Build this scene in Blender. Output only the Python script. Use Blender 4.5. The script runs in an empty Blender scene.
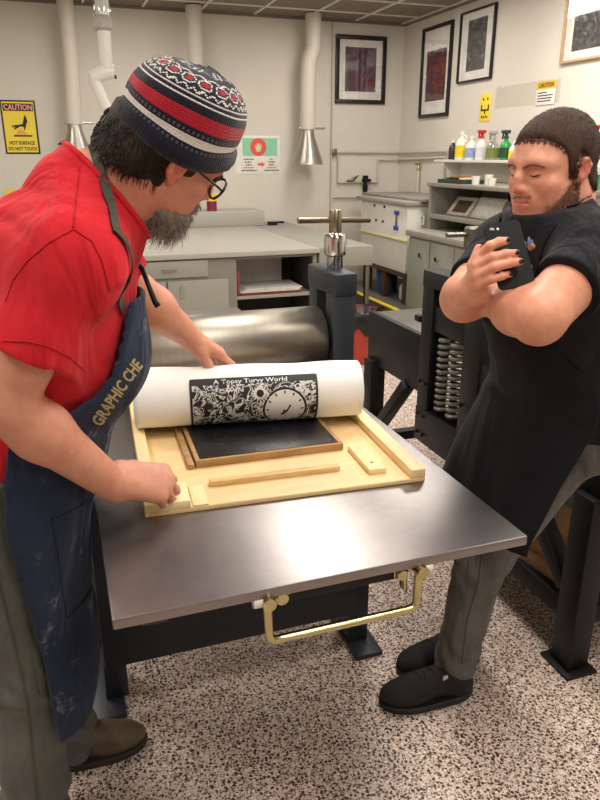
import bpy, bmesh, math, random
import numpy as np
from mathutils import Vector, Matrix
from mathutils.bvhtree import BVHTree
S = bpy.context.scene
COL = S.collection
PI = math.pi
random.seed(7)
LOC = {}

# ---------------------------------------------------------------- materials
def lin(c):
    c /= 255.0
    return c / 12.92 if c <= .04045 else ((c + .055) / 1.055) ** 2.4

def rgb(r, g, b):
    return (lin(r), lin(g), lin(b), 1.0)

class NT:
    """small helper round a material's node tree"""
    def __init__(s, name, rough=.5, metal=0.0):
        s.m = bpy.data.materials.new(name)
        s.m.use_nodes = True
        s.t = s.m.node_tree
        s.b = s.t.nodes['Principled BSDF']
        s.b.inputs['Roughness'].default_value = rough
        s.b.inputs['Metallic'].default_value = metal
    def n(s, typ, **kw):
        o = s.t.nodes.new('ShaderNode' + typ)
        for k, v in kw.items():
            if k in o.inputs.keys():
                o.inputs[k].default_value = v
            else:
                setattr(o, k, v)
        return o
    def l(s, a, b):
        s.t.links.new(a, b)
    def coord(s, kind='Object', scale=(1, 1, 1), rot=(0, 0, 0)):
        c = s.n('TexCoord'); m = s.n('Mapping')
        m.inputs['Scale'].default_value = scale
        m.inputs['Rotation'].default_value = rot
        s.l(c.outputs[kind], m.inputs['Vector'])
        return m.outputs['Vector']
    def noise(s, vec, scale, detail=3, rough=.6):
        o = s.n('TexNoise', Scale=scale, Detail=detail, Roughness=rough)
        s.l(vec, o.inputs['Vector'])
        return o.outputs['Fac']
    def ramp(s, fac, stops, interp='LINEAR'):
        o = s.n('ValToRGB'); r = o.color_ramp; r.interpolation = interp
        while len(r.elements) > 1: r.elements.remove(r.elements[-1])
        r.elements[0].position, r.elements[0].color = stops[0]
        for p, c in stops[1:]:
            e = r.elements.new(p); e.color = c
        s.l(fac, o.inputs['Fac'])
        return o.outputs['Color']
    def mix(s, fac, a, b, mode='MIX'):
        o = s.n('Mix'); o.data_type = 'RGBA'; o.blend_type = mode
        for v, i in ((fac, 0), (a, 6), (b, 7)):
            if hasattr(v, 'is_linked'): s.l(v, o.inputs[i])
            else: o.inputs[i].default_value = v
        return o.outputs[2]
    def math(s, op, a, b=0.0):
        o = s.n('Math'); o.operation = op
        for v, i in ((a, 0), (b, 1)):
            if hasattr(v, 'is_linked'): s.l(v, o.inputs[i])
            else: o.inputs[i].default_value = v
        return o.outputs[0]
    def color(s, c):
        if hasattr(c, 'is_linked'): s.l(c, s.b.inputs['Base Color'])
        else: s.b.inputs['Base Color'].default_value = c
    def bump(s, h, strength=.3, dist=.002):
        o = s.n('Bump'); o.inputs['Strength'].default_value = strength
        o.inputs['Distance'].default_value = dist
        s.l(h, o.inputs['Height']); s.l(o.outputs['Normal'], s.b.inputs['Normal'])

def mat(name, c, rough=.5, metal=0, var=.12, scale=12, bump=0, bscale=60, stretch=(1, 1, 1), spec=None, coat=0):
    """base colour with slight real wear variation, optional fine bump"""
    t = NT(name, rough, metal)
    v = t.coord('Object', stretch)
    d = tuple(x * (1 - var) for x in c[:3]) + (1,)
    b = tuple(min(1, x * (1 + var * .7)) for x in c[:3]) + (1,)
    t.color(t.ramp(t.noise(v, scale), [(.3, d), (.7, b)]))
    if bump: t.bump(t.noise(v, bscale, 4), bump)
    if spec is not None: t.b.inputs['Specular IOR Level'].default_value = spec
    if coat: t.b.inputs['Coat Weight'].default_value = coat
    return t.m

# ---------------------------------------------------------------- mesh building
class MB:
    def __init__(s): s.v = []; s.f = []
    def add(s, vs, fs):
        n = len(s.v); s.v += [tuple(v) for v in vs]; s.f += [tuple(i + n for i in f) for f in fs]
        return s
    def bm(s, b):
        b.verts.index_update()
        s.add([v.co[:] for v in b.verts], [[v.index for v in f.verts] for f in b.faces]); b.free()
        return s
    def box(s, x0, x1, y0, y1, z0, z1, bev=.002, M=None, seg=2):
        b = bmesh.new(); bmesh.ops.create_cube(b, size=1)
        for v in b.verts:
            v.co = ((x0 + x1) / 2 + v.co.x * (x1 - x0), (y0 + y1) / 2 + v.co.y * (y1 - y0), (z0 + z1) / 2 + v.co.z * (z1 - z0))
        if bev > 0:
            bev = min(bev, .45 * min(abs(x1 - x0), abs(y1 - y0), abs(z1 - z0)))
            bmesh.ops.bevel(b, geom=b.edges[:], offset=bev, segments=seg, profile=.5, affect='EDGES')
        if M is not None:
            for v in b.verts: v.co = M @ v.co
        return s.bm(b)
    def bar(s, a, b, w, h, bev=.002, up=(0, 0, 1)):
        """rectangular bar from a to b"""
        a = Vector(a); b = Vector(b); d = b - a; L = d.length; d.normalize()
        u = Vector(up); x = d.cross(u); x.normalize(); u = x.cross(d)
        M = Matrix((x, d, u)).transposed().to_4x4(); M.translation = a
        return s.box(-w / 2, w / 2, 0, L, -h / 2, h / 2, bev, M)
    def tube(s, pts, r, n=12, cap=True):
        pts = [Vector(p) for p in pts]
        rs = r if isinstance(r, (list, tuple)) else [r] * len(pts)
        base = len(s.v); up = None
        for i, p in enumerate(pts):
            d = (pts[min(i + 1, len(pts) - 1)] - pts[max(i - 1, 0)]).normalized()
            if up is None:
                up = Vector((0, 0, 1)) if abs(d.z) < .9 else Vector((1, 0, 0))
            x = d.cross(up).normalized(); up = x.cross(d).normalized()
            for k in range(n):
                a = 2 * PI * k / n
                s.v.append(tuple(p + (x * math.cos(a) + up * math.sin(a)) * rs[i]))
        for i in range(len(pts) - 1):
            for k in range(n):
                a = base + i * n + k; b = base + i * n + (k + 1) % n
                s.f.append((a, b, b + n, a + n))
        if cap:
            s.f.append(tuple(base + k for k in range(n))[::-1])
            s.f.append(tuple(base + (len(pts) - 1) * n + k for k in range(n)))
        return s
    def lathe(s, c, prof, n=24, axis='z', cap=True):
        """prof: list of (r, t) along axis from c"""
        base = len(s.v); c = Vector(c)
        for r, t in prof:
            for k in range(n):
                a = 2 * PI * k / n; p = (r * math.cos(a), r * math.sin(a), t)
                if axis == 'x': p = (t, p[0], p[1])
                elif axis == 'y': p = (p[1], t, p[0])
                s.v.append(tuple(c + Vector(p)))
        for i in range(len(prof) - 1):
            for k in range(n):
                a = base + i * n + k; b = base + i * n + (k + 1) % n
                s.f.append((a, b, b + n, a + n))
        if cap:
            s.f.append(tuple(base + k for k in range(n))[::-1])
            s.f.append(tuple(base + (len(prof) - 1) * n + k for k in range(n)))
        return s
    def prism(s, poly, o, u, v, n, depth):
        """outline in (u,v) from o, thickened along n"""
        o, u, v, n = Vector(o), Vector(u), Vector(v), Vector(n)
        k = len(poly)
        vs = [o + u * a + v * b for a, b in poly] + [o + u * a + v * b + n * depth for a, b in poly]
        fs = [tuple(range(k))[::-1], tuple(range(k, 2 * k))] + [(i, (i + 1) % k, k + (i + 1) % k, k + i) for i in range(k)]
        return s.add(vs, fs)
    def build(s, name, m, parent=None, smooth=True, angle=35):
        return obj(name, s.v, s.f, m, parent, smooth, angle)

def obj(name, verts, faces, m, parent=None, smooth=True, angle=35, origin=None):
    verts = np.asarray(verts, dtype=float)
    if parent is not None: o = np.array(LOC[parent.name])
    elif origin is not None: o = np.array(origin)
    else:
        lo, hi = verts.min(0), verts.max(0)
        o = np.array(((lo[0] + hi[0]) / 2, (lo[1] + hi[1]) / 2, lo[2]))
    me = bpy.data.meshes.new(name)
    me.from_pydata((verts - o).tolist(), [], faces if isinstance(faces, list) else faces.tolist())
    me.update()
    b = bmesh.new(); b.from_mesh(me); bmesh.ops.recalc_face_normals(b, faces=b.faces); b.to_mesh(me); b.free()
    me.materials.append(m)
    if smooth:
        me.polygons.foreach_set('use_smooth', [True] * len(me.polygons))
        if angle < 180: me.set_sharp_from_angle(angle=math.radians(angle))
    ob = bpy.data.objects.new(name, me); COL.objects.link(ob)
    if parent is not None: ob.parent = parent
    else: ob.location = o
    LOC[ob.name] = tuple(o)
    return ob

def tag(o, label, cat, group=None):
    o['label'] = label; o['category'] = cat
    if group: o['group'] = group
    return o

def thing(name, label, cat, loc, group=None):
    o = bpy.data.objects.new(name, None); COL.objects.link(o)
    o.location = loc; o.empty_display_size = .1; LOC[o.name] = tuple(loc)
    return tag(o, label, cat, group)

def struct(o):
    o['kind'] = 'structure'
    return o

def text_geo(txt, width=None, height=None, align='CENTER', bold=0.0):
    """flat outline of a word as (u,v) points and faces, centred on its box"""
    cu = bpy.data.curves.new('lettering', 'FONT'); cu.body = txt; cu.size = 1; cu.offset = bold
    cu.resolution_u = 2
    o = bpy.data.objects.new('lettering', cu); COL.objects.link(o)
    dg = bpy.context.evaluated_depsgraph_get()
    me = bpy.data.meshes.new_from_object(o.evaluated_get(dg))
    v = np.array([x.co[:2] for x in me.vertices]); f = [tuple(p.vertices) for p in me.polygons]
    bpy.data.objects.remove(o); bpy.data.curves.remove(cu); bpy.data.meshes.remove(me)
    lo, hi = v.min(0), v.max(0); v = v - (lo + hi) / 2; w, h = hi - lo
    sx = width / w if width else height / h
    sy = height / h if height else sx
    return v * np.array((sx, sy)), f

def place_text(b, txt, o, u, v, n, width=None, height=None, lift=.0008, bold=0.0):
    p, f = text_geo(txt, width, height, bold=bold)
    o, u, v, n = Vector(o), Vector(u), Vector(v), Vector(n)
    return b.add([o + u * a + v * c + n * lift for a, c in p], f)
# ================================================================= camera
cam = bpy.data.objects.new('camera', bpy.data.cameras.new('camera'))
COL.objects.link(cam); S.camera = cam
cam.location = (0, 0, 1.62)
cam.rotation_euler = (PI / 2 - math.atan(244 / 690), 0, -math.radians(19.2))
cam.data.sensor_fit = 'HORIZONTAL'; cam.data.sensor_width = 36; cam.data.lens = 36 * 690 / 600
cam.data.clip_start = .05

S.view_settings.view_transform = 'Standard'; S.view_settings.look = 'None'
S.view_settings.gamma = 1; S.view_settings.use_curve_mapping = False
S.view_settings.exposure = -0.35

# ================================================================= room shell
XR, YB, ZC, XL, YF = 4.06, 8.0, 3.05, -3.2, -2.6
t = NT('terrazzo', .3)
v = t.coord('Object')
def chips(scale, th, soft=.04):
    vo = t.n('TexVoronoi', Scale=scale, Randomness=1.0); t.l(v, vo.inputs['Vector'])
    d = t.ramp(vo.outputs['Distance'], [(th, (1, 1, 1, 1)), (th + soft, (0, 0, 0, 1))])
    return d, vo.outputs['Color']
base = t.ramp(t.noise(v, 60, 3), [(.3, rgb(206, 181, 166)), (.7, rgb(230, 209, 195))])
d1, c1 = chips(84, .36); d2, c2 = chips(130, .36); d3, c3 = chips(190, .37)
sep = t.n('SeparateColor'); t.l(c1, sep.inputs[0])
k1 = t.ramp(sep.outputs[0], [(0, rgb(52, 38, 32)), (.3, rgb(104, 74, 60)), (.5, rgb(150, 122, 104)), (.66, rgb(238, 226, 214)), (.85, rgb(70, 52, 44))], 'CONSTANT')
sep2 = t.n('SeparateColor'); t.l(c2, sep2.inputs[0])
k2 = t.ramp(sep2.outputs[1], [(0, rgb(60, 45, 38)), (.4, rgb(118, 92, 78)), (.62, rgb(242, 232, 222))], 'CONSTANT')
sep3 = t.n('SeparateColor'); t.l(c3, sep3.inputs[0])
k3 = t.ramp(sep3.outputs[2], [(0, rgb(70, 52, 45)), (.55, rgb(230, 214, 200))], 'CONSTANT')
c = t.mix(d3, base, k3); c = t.mix(d2, c, k2); c = t.mix(d1, c, k1)
t.color(c)
t.l(t.ramp(t.noise(v, 3), [(.3, (.24, .24, .24, 1)), (.7, (.4, .4, .4, 1))]), t.b.inputs['Roughness'])
M_floor = t.m
M_wall = mat('wall_paint', rgb(214, 207, 196), .6, var=.03, scale=2.5, bump=.06, bscale=180)
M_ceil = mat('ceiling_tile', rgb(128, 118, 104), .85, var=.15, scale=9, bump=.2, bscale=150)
M_white = mat('white_enamel', rgb(224, 221, 214), .35, var=.03)
M_offw = mat('cream_plastic', rgb(226, 224, 214), .4, var=.03)

struct(MB().box(XL - .1, XR + .1, YF - .1, YB + .1, -.1, 0, 0).build('floor', M_floor))
struct(MB().box(XL, XR + .1, YB, YB + .1, 0, ZC, 0).build('wall_back', M_wall))
struct(MB().box(XR, XR + .1, YF, YB, 0, ZC, 0).build('wall_right', M_wall))
struct(MB().box(XL - .1, XL, YF, YB + .1, 0, ZC, 0).build('wall_left', M_wall))
struct(MB().box(XL, XR, YF - .1, YF, 0, ZC, 0).build('wall_front', M_wall))
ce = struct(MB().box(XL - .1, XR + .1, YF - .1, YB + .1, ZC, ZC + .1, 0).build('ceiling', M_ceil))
g = MB()
x = -3.0
while x < XR:
    g.box(x - .012, x + .012, YF, YB, ZC - .012, ZC + .004, 0); x += .585
y = YB - .42
while y > YF:
    g.box(XL, XR, y - .012, y + .012, ZC - .011, ZC + .004, 0); y -= .61
g.build('ceiling_grid', M_white, ce)
M_dark_slot = mat('grey_edge_trim', rgb(120, 114, 106), .6)
struct(MB().box(XL, XR, YB - .025, YB, ZC - .03, ZC, 0).build('trim_1', M_dark_slot))
struct(MB().box(XR - .025, XR, YF, YB - .025, ZC - .03, ZC, 0).build('trim_2', M_dark_slot))
M_base = mat('rubber_baseboard', rgb(96, 92, 88), .5)
struct(MB().box(XL, XR - .012, YB - .012, YB, 0, .1, 0).build('baseboard_back', M_base))
struct(MB().box(XR - .012, XR, YF, YB, 0, .1, 0).build('baseboard_right', M_base))

# ---------------------------------------------------------------- lamps of the room (fluorescent troffers above; one added to light the back wall)
def lamp(x, y, sx, sy, w, col=(1, .94, .86)):
    l = bpy.data.lights.new('fluorescent', 'AREA'); l.shape = 'RECTANGLE'
    l.size = sx; l.size_y = sy; l.energy = w; l.color = col
    o = bpy.data.objects.new('fluorescent_and_fill_lamp', l); COL.objects.link(o); o.location = (x, y, ZC - .03)
for x, y, w in ((-1.3, 1.2, 46), (1.0, .7, 44), (2.9, 1.6, 62), (-1.2, 3.2, 50), (1.3, 2.8, 56), (3.2, 4.3, 66), (.8, 6.3, 36), (2.9, 6.4, 36), (-1.6, 6.0, 34), (.9, -1.2, 44)):
    lamp(x, y, .6, 1.2, w)
W = bpy.data.worlds.new('World'); S.world = W; W.use_nodes = True
W.node_tree.nodes['Background'].inputs[0].default_value = (1, .95, .88, 1)
W.node_tree.nodes['Background'].inputs[1].default_value = .25

# ================================================================= shared finishes
def thin_clear(name, gloss, tint=(1, 1, 1, 1), rough=.05):
    t = NT(name); t.t.nodes.remove(t.b)
    tr = t.n('BsdfTransparent'); tr.inputs[0].default_value = tint
    gl = t.n('BsdfGlossy'); gl.inputs['Roughness'].default_value = rough
    mx = t.n('MixShader'); mx.inputs[0].default_value = gloss
    t.l(tr.outputs[0], mx.inputs[1]); t.l(gl.outputs[0], mx.inputs[2])
    t.l(mx.outputs[0], t.t.nodes['Material Output'].inputs['Surface'])
    return t.m
M_glass = thin_clear('picture_glass', .06)
M_clear = thin_clear('clear_plastic', .14, (.93, .94, .93, 1), .12)
M_black = mat('black_powder_coat', rgb(16, 16, 18), .45, var=.2, spec=.3)
M_navyblk = mat('blue_black_enamel', rgb(33, 38, 47), .42, var=.15, bump=.05, bscale=120)
M_chrome = mat('chrome', rgb(205, 203, 198), .18, 1, var=.05)
M_dsteel = mat('worn_grey_steel', rgb(128, 124, 116), .38, 1, var=.2)
M_brass = mat('yellow_zinc', rgb(196, 184, 138), .26, 1, var=.12, scale=25)
M_tbar = mat('dull_nickel', rgb(150, 140, 118), .3, 1, var=.12, scale=30)
M_cab = mat('grey_cabinet_paint', rgb(150, 149, 138), .45, var=.04, scale=4)
M_cabtop = mat('speckled_laminate', rgb(172, 169, 159), .4, var=.07, scale=90)
M_gap = mat('dark_finish_and_shade', rgb(60, 56, 52), .7)  # also paints the shade inside the counter cubby
M_paper = mat('white_paper', rgb(240, 239, 236), .7, var=.02, bump=.04, bscale=200)
M_galv = mat('spun_aluminium', rgb(176, 172, 164), .3, 1, var=.1, stretch=(1, 1, 8))

# bed plate: dark polished steel with rubbed marks
t = NT('press_bed_steel', .25, .9)
v = t.coord('Object')
n1 = t.noise(v, 4, 5, .65); n2 = t.noise(v, 45, 4)
t.color(t.mix(t.ramp(n2, [(.35, (0, 0, 0, 1)), (.75, (.25, .25, .25, 1))]), t.ramp(n1, [(.3, rgb(134, 129, 129)), (.7, rgb(148, 143, 142))]), rgb(170, 160, 155)))
t.l(t.ramp(n1, [(.3, (.33, .33, .33, 1)), (.7, (.39, .39, .39, 1))]), t.b.inputs['Roughness'])
M_bed = t.m
# roller: turned steel, fine rings round the axis
t = NT('turned_roller_steel', .4, 1)
v = t.coord('Object', (60, 1, 1))
w1 = t.noise(v, 3, 4); w2 = t.noise(t.coord('Object', (2, 2, 2)), 2.5, 3)
t.color(t.mix(.35, t.ramp(w1, [(.3, rgb(144, 137, 126)), (.7, rgb(156, 149, 138))]), t.ramp(w2, [(.3, rgb(128, 121, 111)), (.7, rgb(158, 151, 140))])))
t.bump(w1, .05, .0004); M_roller = t.m
# woods
def wood(name, a, b, stretch, rough=.5):
    t = NT(name, rough)
    v = t.coord('Object', stretch)
    n = t.noise(v, 6, 5, .65); r = t.noise(v, 40, 3)
    t.color(t.mix(.25, t.ramp(n, [(.3, a), (.72, b)]), t.ramp(r, [(.35, a), (.65, b)])))
    t.bump(r, .1, .0006)
    return t.m
M_ply = wood('pale_plywood', rgb(226, 190, 132), rgb(242, 214, 164), (1, 7, 7))
M_pine = wood('pine_rail', rgb(232, 200, 142), rgb(248, 226, 180), (8, 1.2, 8))
M_pinex = wood('pine_strip', rgb(205, 165, 105), rgb(232, 200, 145), (1.2, 8, 8))
M_oak = wood('block_edge_wood', rgb(150, 112, 66), rgb(190, 150, 98), (1.5, 6, 6))
M_lumber = wood('stacked_lumber', rgb(120, 86, 58), rgb(160, 120, 84), (6, 1, 6), .6)
M_dkwood = wood('dark_stand_wood', rgb(62, 48, 40), rgb(88, 70, 58), (6, 6, 1), .6)

# ================================================================= etching press (foreground)
BZ = .88
P1 = thing('etching_press', 'large etching press with wide bare steel bed and big steel roller, blue-black frame', 'printing press', (.44, 2.3, 0))
MB().box(.021, .856, 1.026, 3.45, BZ - .022, BZ, .003).build('bed', M_bed, P1)
e = MB()
for x in (.1, .775):
    e.bar((x, 1.12, BZ - .06), (x, 3.4, BZ - .06), .05, .075, .004)
e.bar((.13, 1.25, BZ - .075), (.75, 1.25, BZ - .075), .04, .06, .004)
e.build('bed_rail', M_navyblk, P1)
rl = MB().lathe((-.035, 2.3, BZ + .118), [(.0, 0), (.108, 0), (.112, .004), (.112, .902), (.108, .906), (.05, .906), (.05, .93), (0, .93)], 72, 'x', False).build('roller', M_roller, P1, angle=50)
MB().lathe((-.035, 2.3, BZ - .15), [(.0, 0), (.105, 0), (.105, .906), (0, .906)], 40, 'x', False).build('lower_roller', M_dsteel, P1)
for sgn, x0, x1 in ((0, -.125, -.045), (1, .882, .962)):
    h = MB()
    h.box(x0, x1, 2.175, 2.255, .02, 1.18, .005); h.box(x0, x1, 2.35, 2.43, .02, 1.18, .005)
    h.box(x0 - .004, x1 + .004, 2.168, 2.437, 1.165, 1.243, .008)
    h.box(x0 + .01, x1 - .01, 2.2, 2.41, .55, BZ - .06, .004)
    hs = h.build('housing', M_navyblk, P1)
    MB().box(x0 + .012, x1 - .012, 2.256, 2.349, BZ + .04, BZ + .2, .01).build('bearing_block', M_black, P1)
    xm = (x0 + x1) / 2 + .01
    MB().lathe((xm, 2.3, 1.081), [(.012, 0), (.012, .09)], 16).build('guide_rod', M_brass, P1)
    sc = MB().lathe((xm, 2.3, 1.06), [(.026, 0), (.026, .18), (.029, .185), (.029, .225), (.031, .228), (.038, .231), (.04, .238), (.04, .29), (.036, .3), (.026, .302), (.022, .308), (.022, .37), (.02, .375)], 32).build('pressure_screw', M_chrome, P1)
    tb = MB(); tb.lathe((xm, 2.3, 1.36), [(.02, 0), (.0225, .004), (.0225, .082), (.02, .086)], 24)
    tb.tube([(xm - .14, 2.295, 1.412), (xm + .135, 2.31, 1.406)], .0105, 14)
    tb.build('tee_handle', M_tbar, sc)
f = MB(); f.box(.0, .828, 1.8, 1.825, .15, .74, .004); f.build('front_panel', M_navyblk, P1)
for x0, x1 in ((-.05, .05), (.81, .91)):
    fp = MB().box(x0, x1, 1.745, 2.75, 0, .018, .003).build('foot_plate', M_navyblk, P1)
    MB().lathe(((x0 + x1) / 2, 1.79, .0182), [(.011, 0), (.0, .0005)], 16).build('bolt_hole', M_gap, fp)
for x in (.03, .85):
    MB().box(x - .035, x + .035, 1.82, 1.93, .018, .80, .005).build('leg', M_navyblk, P1)
MB().lathe((-.02, 1.83, .235), [(.018, 0), (.018, .02), (.012, .022), (.012, .03)], 6, 'x').build('bolt', M_black, P1)
MB().box(.035, .84, 1.822, 1.86, .62, .78, .004).build('crossbar', M_black, P1)
# tilt / stop handle under the front lip
MB().box(.285, .6, 1.075, 1.09, .805, BZ - .022, .003).build('lip_bracket', M_black, P1)
hd = MB()
yh = 1.035
hd.tube([(.296, yh, .852), (.299, yh, .78), (.3, yh, .765), (.31, yh, .757), (.33, yh, .757), (.585, yh, .757), (.603, yh, .76), (.61, yh, .772), (.61, yh, .848)], .0085, 12)
hd.lathe((.296, yh - .02, .85), [(.013, 0), (.013, .04)], 16, 'y'); hd.lathe((.61, yh - .02, .85), [(.013, 0), (.013, .04)], 16, 'y')
hd.build('pull_handle', M_brass, P1)
for x, z in ((.33, .835), (.582, .832)):
    MB().lathe((x, yh + .01, z), [(.0, -.0), (.012, 0), (.0145, .004), (.0145, .01), (.017, .012), (.017, .016), (.008, .017), (.008, .05)], 6 if x > .5 else 20, 'y').build('hex_bolt', M_brass, P1)
for x in (.277, .626):
    MB().lathe((x - .008, yh, .85), [(.0, 0), (.011, 0), (.012, .003), (.012, .018), (0, .018)], 16, 'x').build('end_knob', M_white, P1)
MB().bar((.588, 1.06, .845), (.592, 1.06, .79), .022, .008).build('hanging_tab', M_brass, P1)

# ================================================================= registration board, block, print
R = Matrix.Rotation(math.radians(-3.4), 4, 'Z'); R.translation = (.1185, 1.36, BZ)
def rb(b, x0, x1, y0, y1, z0, z1, bev=.002): return b.box(x0, x1, y0, y1, z0, z1, bev, R)
BD = thing('registration_board', 'pale wooden registration board with raised rails lying on the steel press bed', 'wooden board', (.45, 1.7, BZ))
rb(MB(), 0, .662, 0, .74, .0005, .012).build('base_panel', M_ply, BD)
for a, b in ((0, .03), (.625, .662)):
    rb(MB(), a, b, .0 if a else .03, .74, .012, .034).build('side_rail', M_pine, BD)
rb(MB(), 0, .10, .0, .10, .012, .03).build('corner_stop', M_pine, BD)
rb(MB(), .105, .14, .001, .1, .012, .016).build('thin_shim', M_pine, BD)
rb(MB(), .155, .475, .085, .104, .012, .026).build('register_strip', M_pinex, BD)
rb(MB(), .535, .58, .045, .2, .012, .026).build('register_stop', M_pine, BD)
rb(MB(), .03, .625, .71, .74, .012, .034).build('rear_rail', M_pinex, BD)
for x, y, z in ((.08, .075, .0302), (.557, .085, .0262), (.012, .03, .0122)):
    c = R @ Vector((x, y, z)); MB().lathe(c, [(.004, 0), (0, .0003)], 12).build('screw_hole', M_gap, BD)

t = NT('inked_linoleum', .32)
v = t.coord('Object')
wv = t.n('TexNoise', Scale=9, Detail=6, Distortion=2.5); t.l(v, wv.inputs['Vector'])
ln = t.ramp(wv.outputs['Fac'], [(.485, (0, 0, 0, 1)), (.5, (1, 1, 1, 1)), (.515, (0, 0, 0, 1))])
t.color(t.mix(ln, rgb(20, 20, 24), rgb(46, 44, 44))); t.bump(ln, .5, .001); M_ink = t.m
R2 = Matrix.Rotation(math.radians(-2.0), 4, 'Z'); R2.translation = (.268, 1.548, BZ + .0125)
BL = thing('linocut_block', 'black inked carved printing block with light wooden edges, half under the paper roll', 'printing block', R2 @ Vector((.2, .2, 0)))
b = MB()
for a in ((0, .387, 0, .011), (0, .387, .44, .451), (0, .011, .011, .44), (.376, .387, .011, .44)):
    b.box(a[0], a[1], a[2], a[3], 0, .019, .001, R2)
b.build('wooden_edge', M_oak, BL)
MB().box(.011, .376, .011, .44, 0, .0205, .001, R2).build('carved_face', M_ink, BL)
MB().box(-.02, -.004, -.002, .451, 0, .012, .001, R2).build('guide_strip', M_oak, BL)

# printed sheet: rises off the block and curls over into a roll, held by its free edge
A0, A1 = Vector((.16, 1.83, 0)), Vector((.776, 1.725, 0))      # roll axis in plan
ax = (A1 - A0).normalized(); ay = Vector((-ax.y, ax.x, 0)); RL = .081; RZ = BZ + .0335 + RL
LEN = (A1 - A0).length
def roll(s_ax, ang, r=RL):
    """ang 0 at the lowest point of the roll, growing over the near side to the top and back"""
    return A0 + ax * s_ax + ay * (-math.sin(ang) * r) + Vector((0, 0, RZ - math.cos(ang) * r))
prof = []
for k in range(8): prof.append((.28 - .04 * k, None))
N = 64; AMAX = math.radians(318)
rows = []
for i in range(41):
    s = LEN * i / 40; row = []
    rr = RL * (1 + .02 * math.sin(i * .4)) - .006 * (i / 40)
    for k in range(8):
        p = A0 + ax * s + ay * (.24 - .034 * k); row.append(p + Vector((0, 0, RZ - RL + .0006 * k)))
    for k in range(N + 1):
        a = AMAX * k / N; row.append(roll(s, a, rr + (RL - rr) * (1 - k / N) if k < 10 else rr))
    rows.append(row)
nn = len(rows[0])
vs = [p for r in rows for p in r]; fs = []
for i in range(40):
    for k in range(nn - 1): fs.append((i * nn + k, i * nn + k + 1, (i + 1) * nn + k + 1, (i + 1) * nn + k))
PR = thing('printed_sheet', 'large white sheet with black and white print, curled into a roll on the press bed', 'print', tuple((A0 + A1) / 2 + Vector((0, 0, BZ + .03))))
sh = obj('sheet', vs, fs, M_paper, PR, angle=180)
md = sh.modifiers.new('thick', 'SOLIDIFY'); md.thickness = .0012; md.offset = -1

t = NT('relief_print_ink', .6)
v = t.coord('Object')
w1 = t.n('TexNoise', Scale=15, Detail=2.0, Distortion=2.4); t.l(v, w1.inputs['Vector'])
w2 = t.n('TexVoronoi', Scale=42); w2.feature = 'DISTANCE_TO_EDGE'; t.l(v, w2.inputs['Vector'])
w3 = t.noise(v, 13, 3)
a = t.ramp(w1.outputs['Fac'], [(.44, (0, 0, 0, 1)), (.455, (1, 1, 1, 1)), (.485, (1, 1, 1, 1)), (.5, (0, 0, 0, 1)), (.545, (0, 0, 0, 1)), (.56, (1, 1, 1, 1)), (.585, (1, 1, 1, 1)), (.6, (0, 0, 0, 1))])
bq = t.ramp(w2.outputs['Distance'], [(.1, (1, 1, 1, 1)), (.17, (0, 0, 0, 1))])
msk = t.ramp(w3, [(.52, (0, 0, 0, 1)), (.56, (1, 1, 1, 1))])
pat = t.mix(msk, a, t.mix(.75, a, bq, 'LIGHTEN'))
t.color(t.mix(pat, rgb(24, 24, 26), rgb(226, 225, 222))); M_print = t.m
M_inkflat = mat('black_printing_ink', rgb(22, 22, 24), .55, var=.1)
M_prwhite = mat('unprinted_paper', rgb(228, 227, 224), .7, var=.03)

def on_roll(u, ang_deg, lift):
    return roll(u, math.radians(ang_deg), RL + lift)
def patch(name, u0, u1, a0, a1, lift, m, parent, nu=30, na=30):
    vs = [on_roll(u0 + (u1 - u0) * i / nu, a0 + (a1 - a0) * k / na, lift) for i in range(nu + 1) for k in range(na + 1)]
    fs = [(i * (na + 1) + k, i * (na + 1) + k + 1, (i + 1) * (na + 1) + k + 1, (i + 1) * (na + 1) + k) for i in range(nu) for k in range(na)]
    return obj(name, vs, fs, m, parent, angle=180)
U0, U1 = .150, .492
deg_m = 180 / PI / RL                     # degrees of roll per metre of paper
pa = patch('printed_image', U0, U1, 5, 138, .0012, M_print, PR)
patch('border', U0 - .002, U0 + .004, 5, 138, .0016, M_inkflat, pa, 2); patch('border', U1 - .004, U1 + .002, 5, 138, .0016, M_inkflat, pa, 2)
patch('title_band', U0, U1, 126, 140, .0015, M_inkflat, pa)
def uv_shape(name, pts, fs, m, lift, uc, ac):
    vs = [on_roll(uc + a, ac + c * deg_m, lift) for a, c in pts]
    return obj(name, vs, fs, m, pa, angle=180)
p, f = text_geo('A Topsy Turvy World', .2, .0165, bold=.012)
uv_shape('title_lettering', p, f, M_prwhite, .0021, (U0 + U1) / 2 - .01, 130.5)
def disc(r, n=40, rin=0):
    if rin:
        pts = [(r * math.cos(2 * PI * k / n), r * math.sin(2 * PI * k / n)) for k in range(n)] + [(rin * math.cos(2 * PI * k / n), rin * math.sin(2 * PI * k / n)) for k in range(n)]
        return pts, [(k, (k + 1) % n, n + (k + 1) % n, n + k) for k in range(n)]
    pts = [(0, 0)]; fs = []
    for q in range(1, 5):
        pts += [(r * q / 4 * math.cos(2 * PI * k / n), r * q / 4 * math.sin(2 * PI * k / n)) for k in range(n)]
    fs = [(0, 1 + k, 1 + (k + 1) % n) for k in range(n)]
    for q in range(3):
        fs += [(1 + q * n + k, 1 + (q + 1) * n + k, 1 + (q + 1) * n + (k + 1) % n, 1 + q * n + (k + 1) % n) for k in range(n)]
    return pts, fs
CU, CA = .402, 72
uv_shape('clock_rim', *disc(.061), M_inkflat, .0017, CU, CA)
uv_shape('clock_face', *disc(.055), M_prwhite, .0021, CU, CA)
tk = []; tf = []
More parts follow.
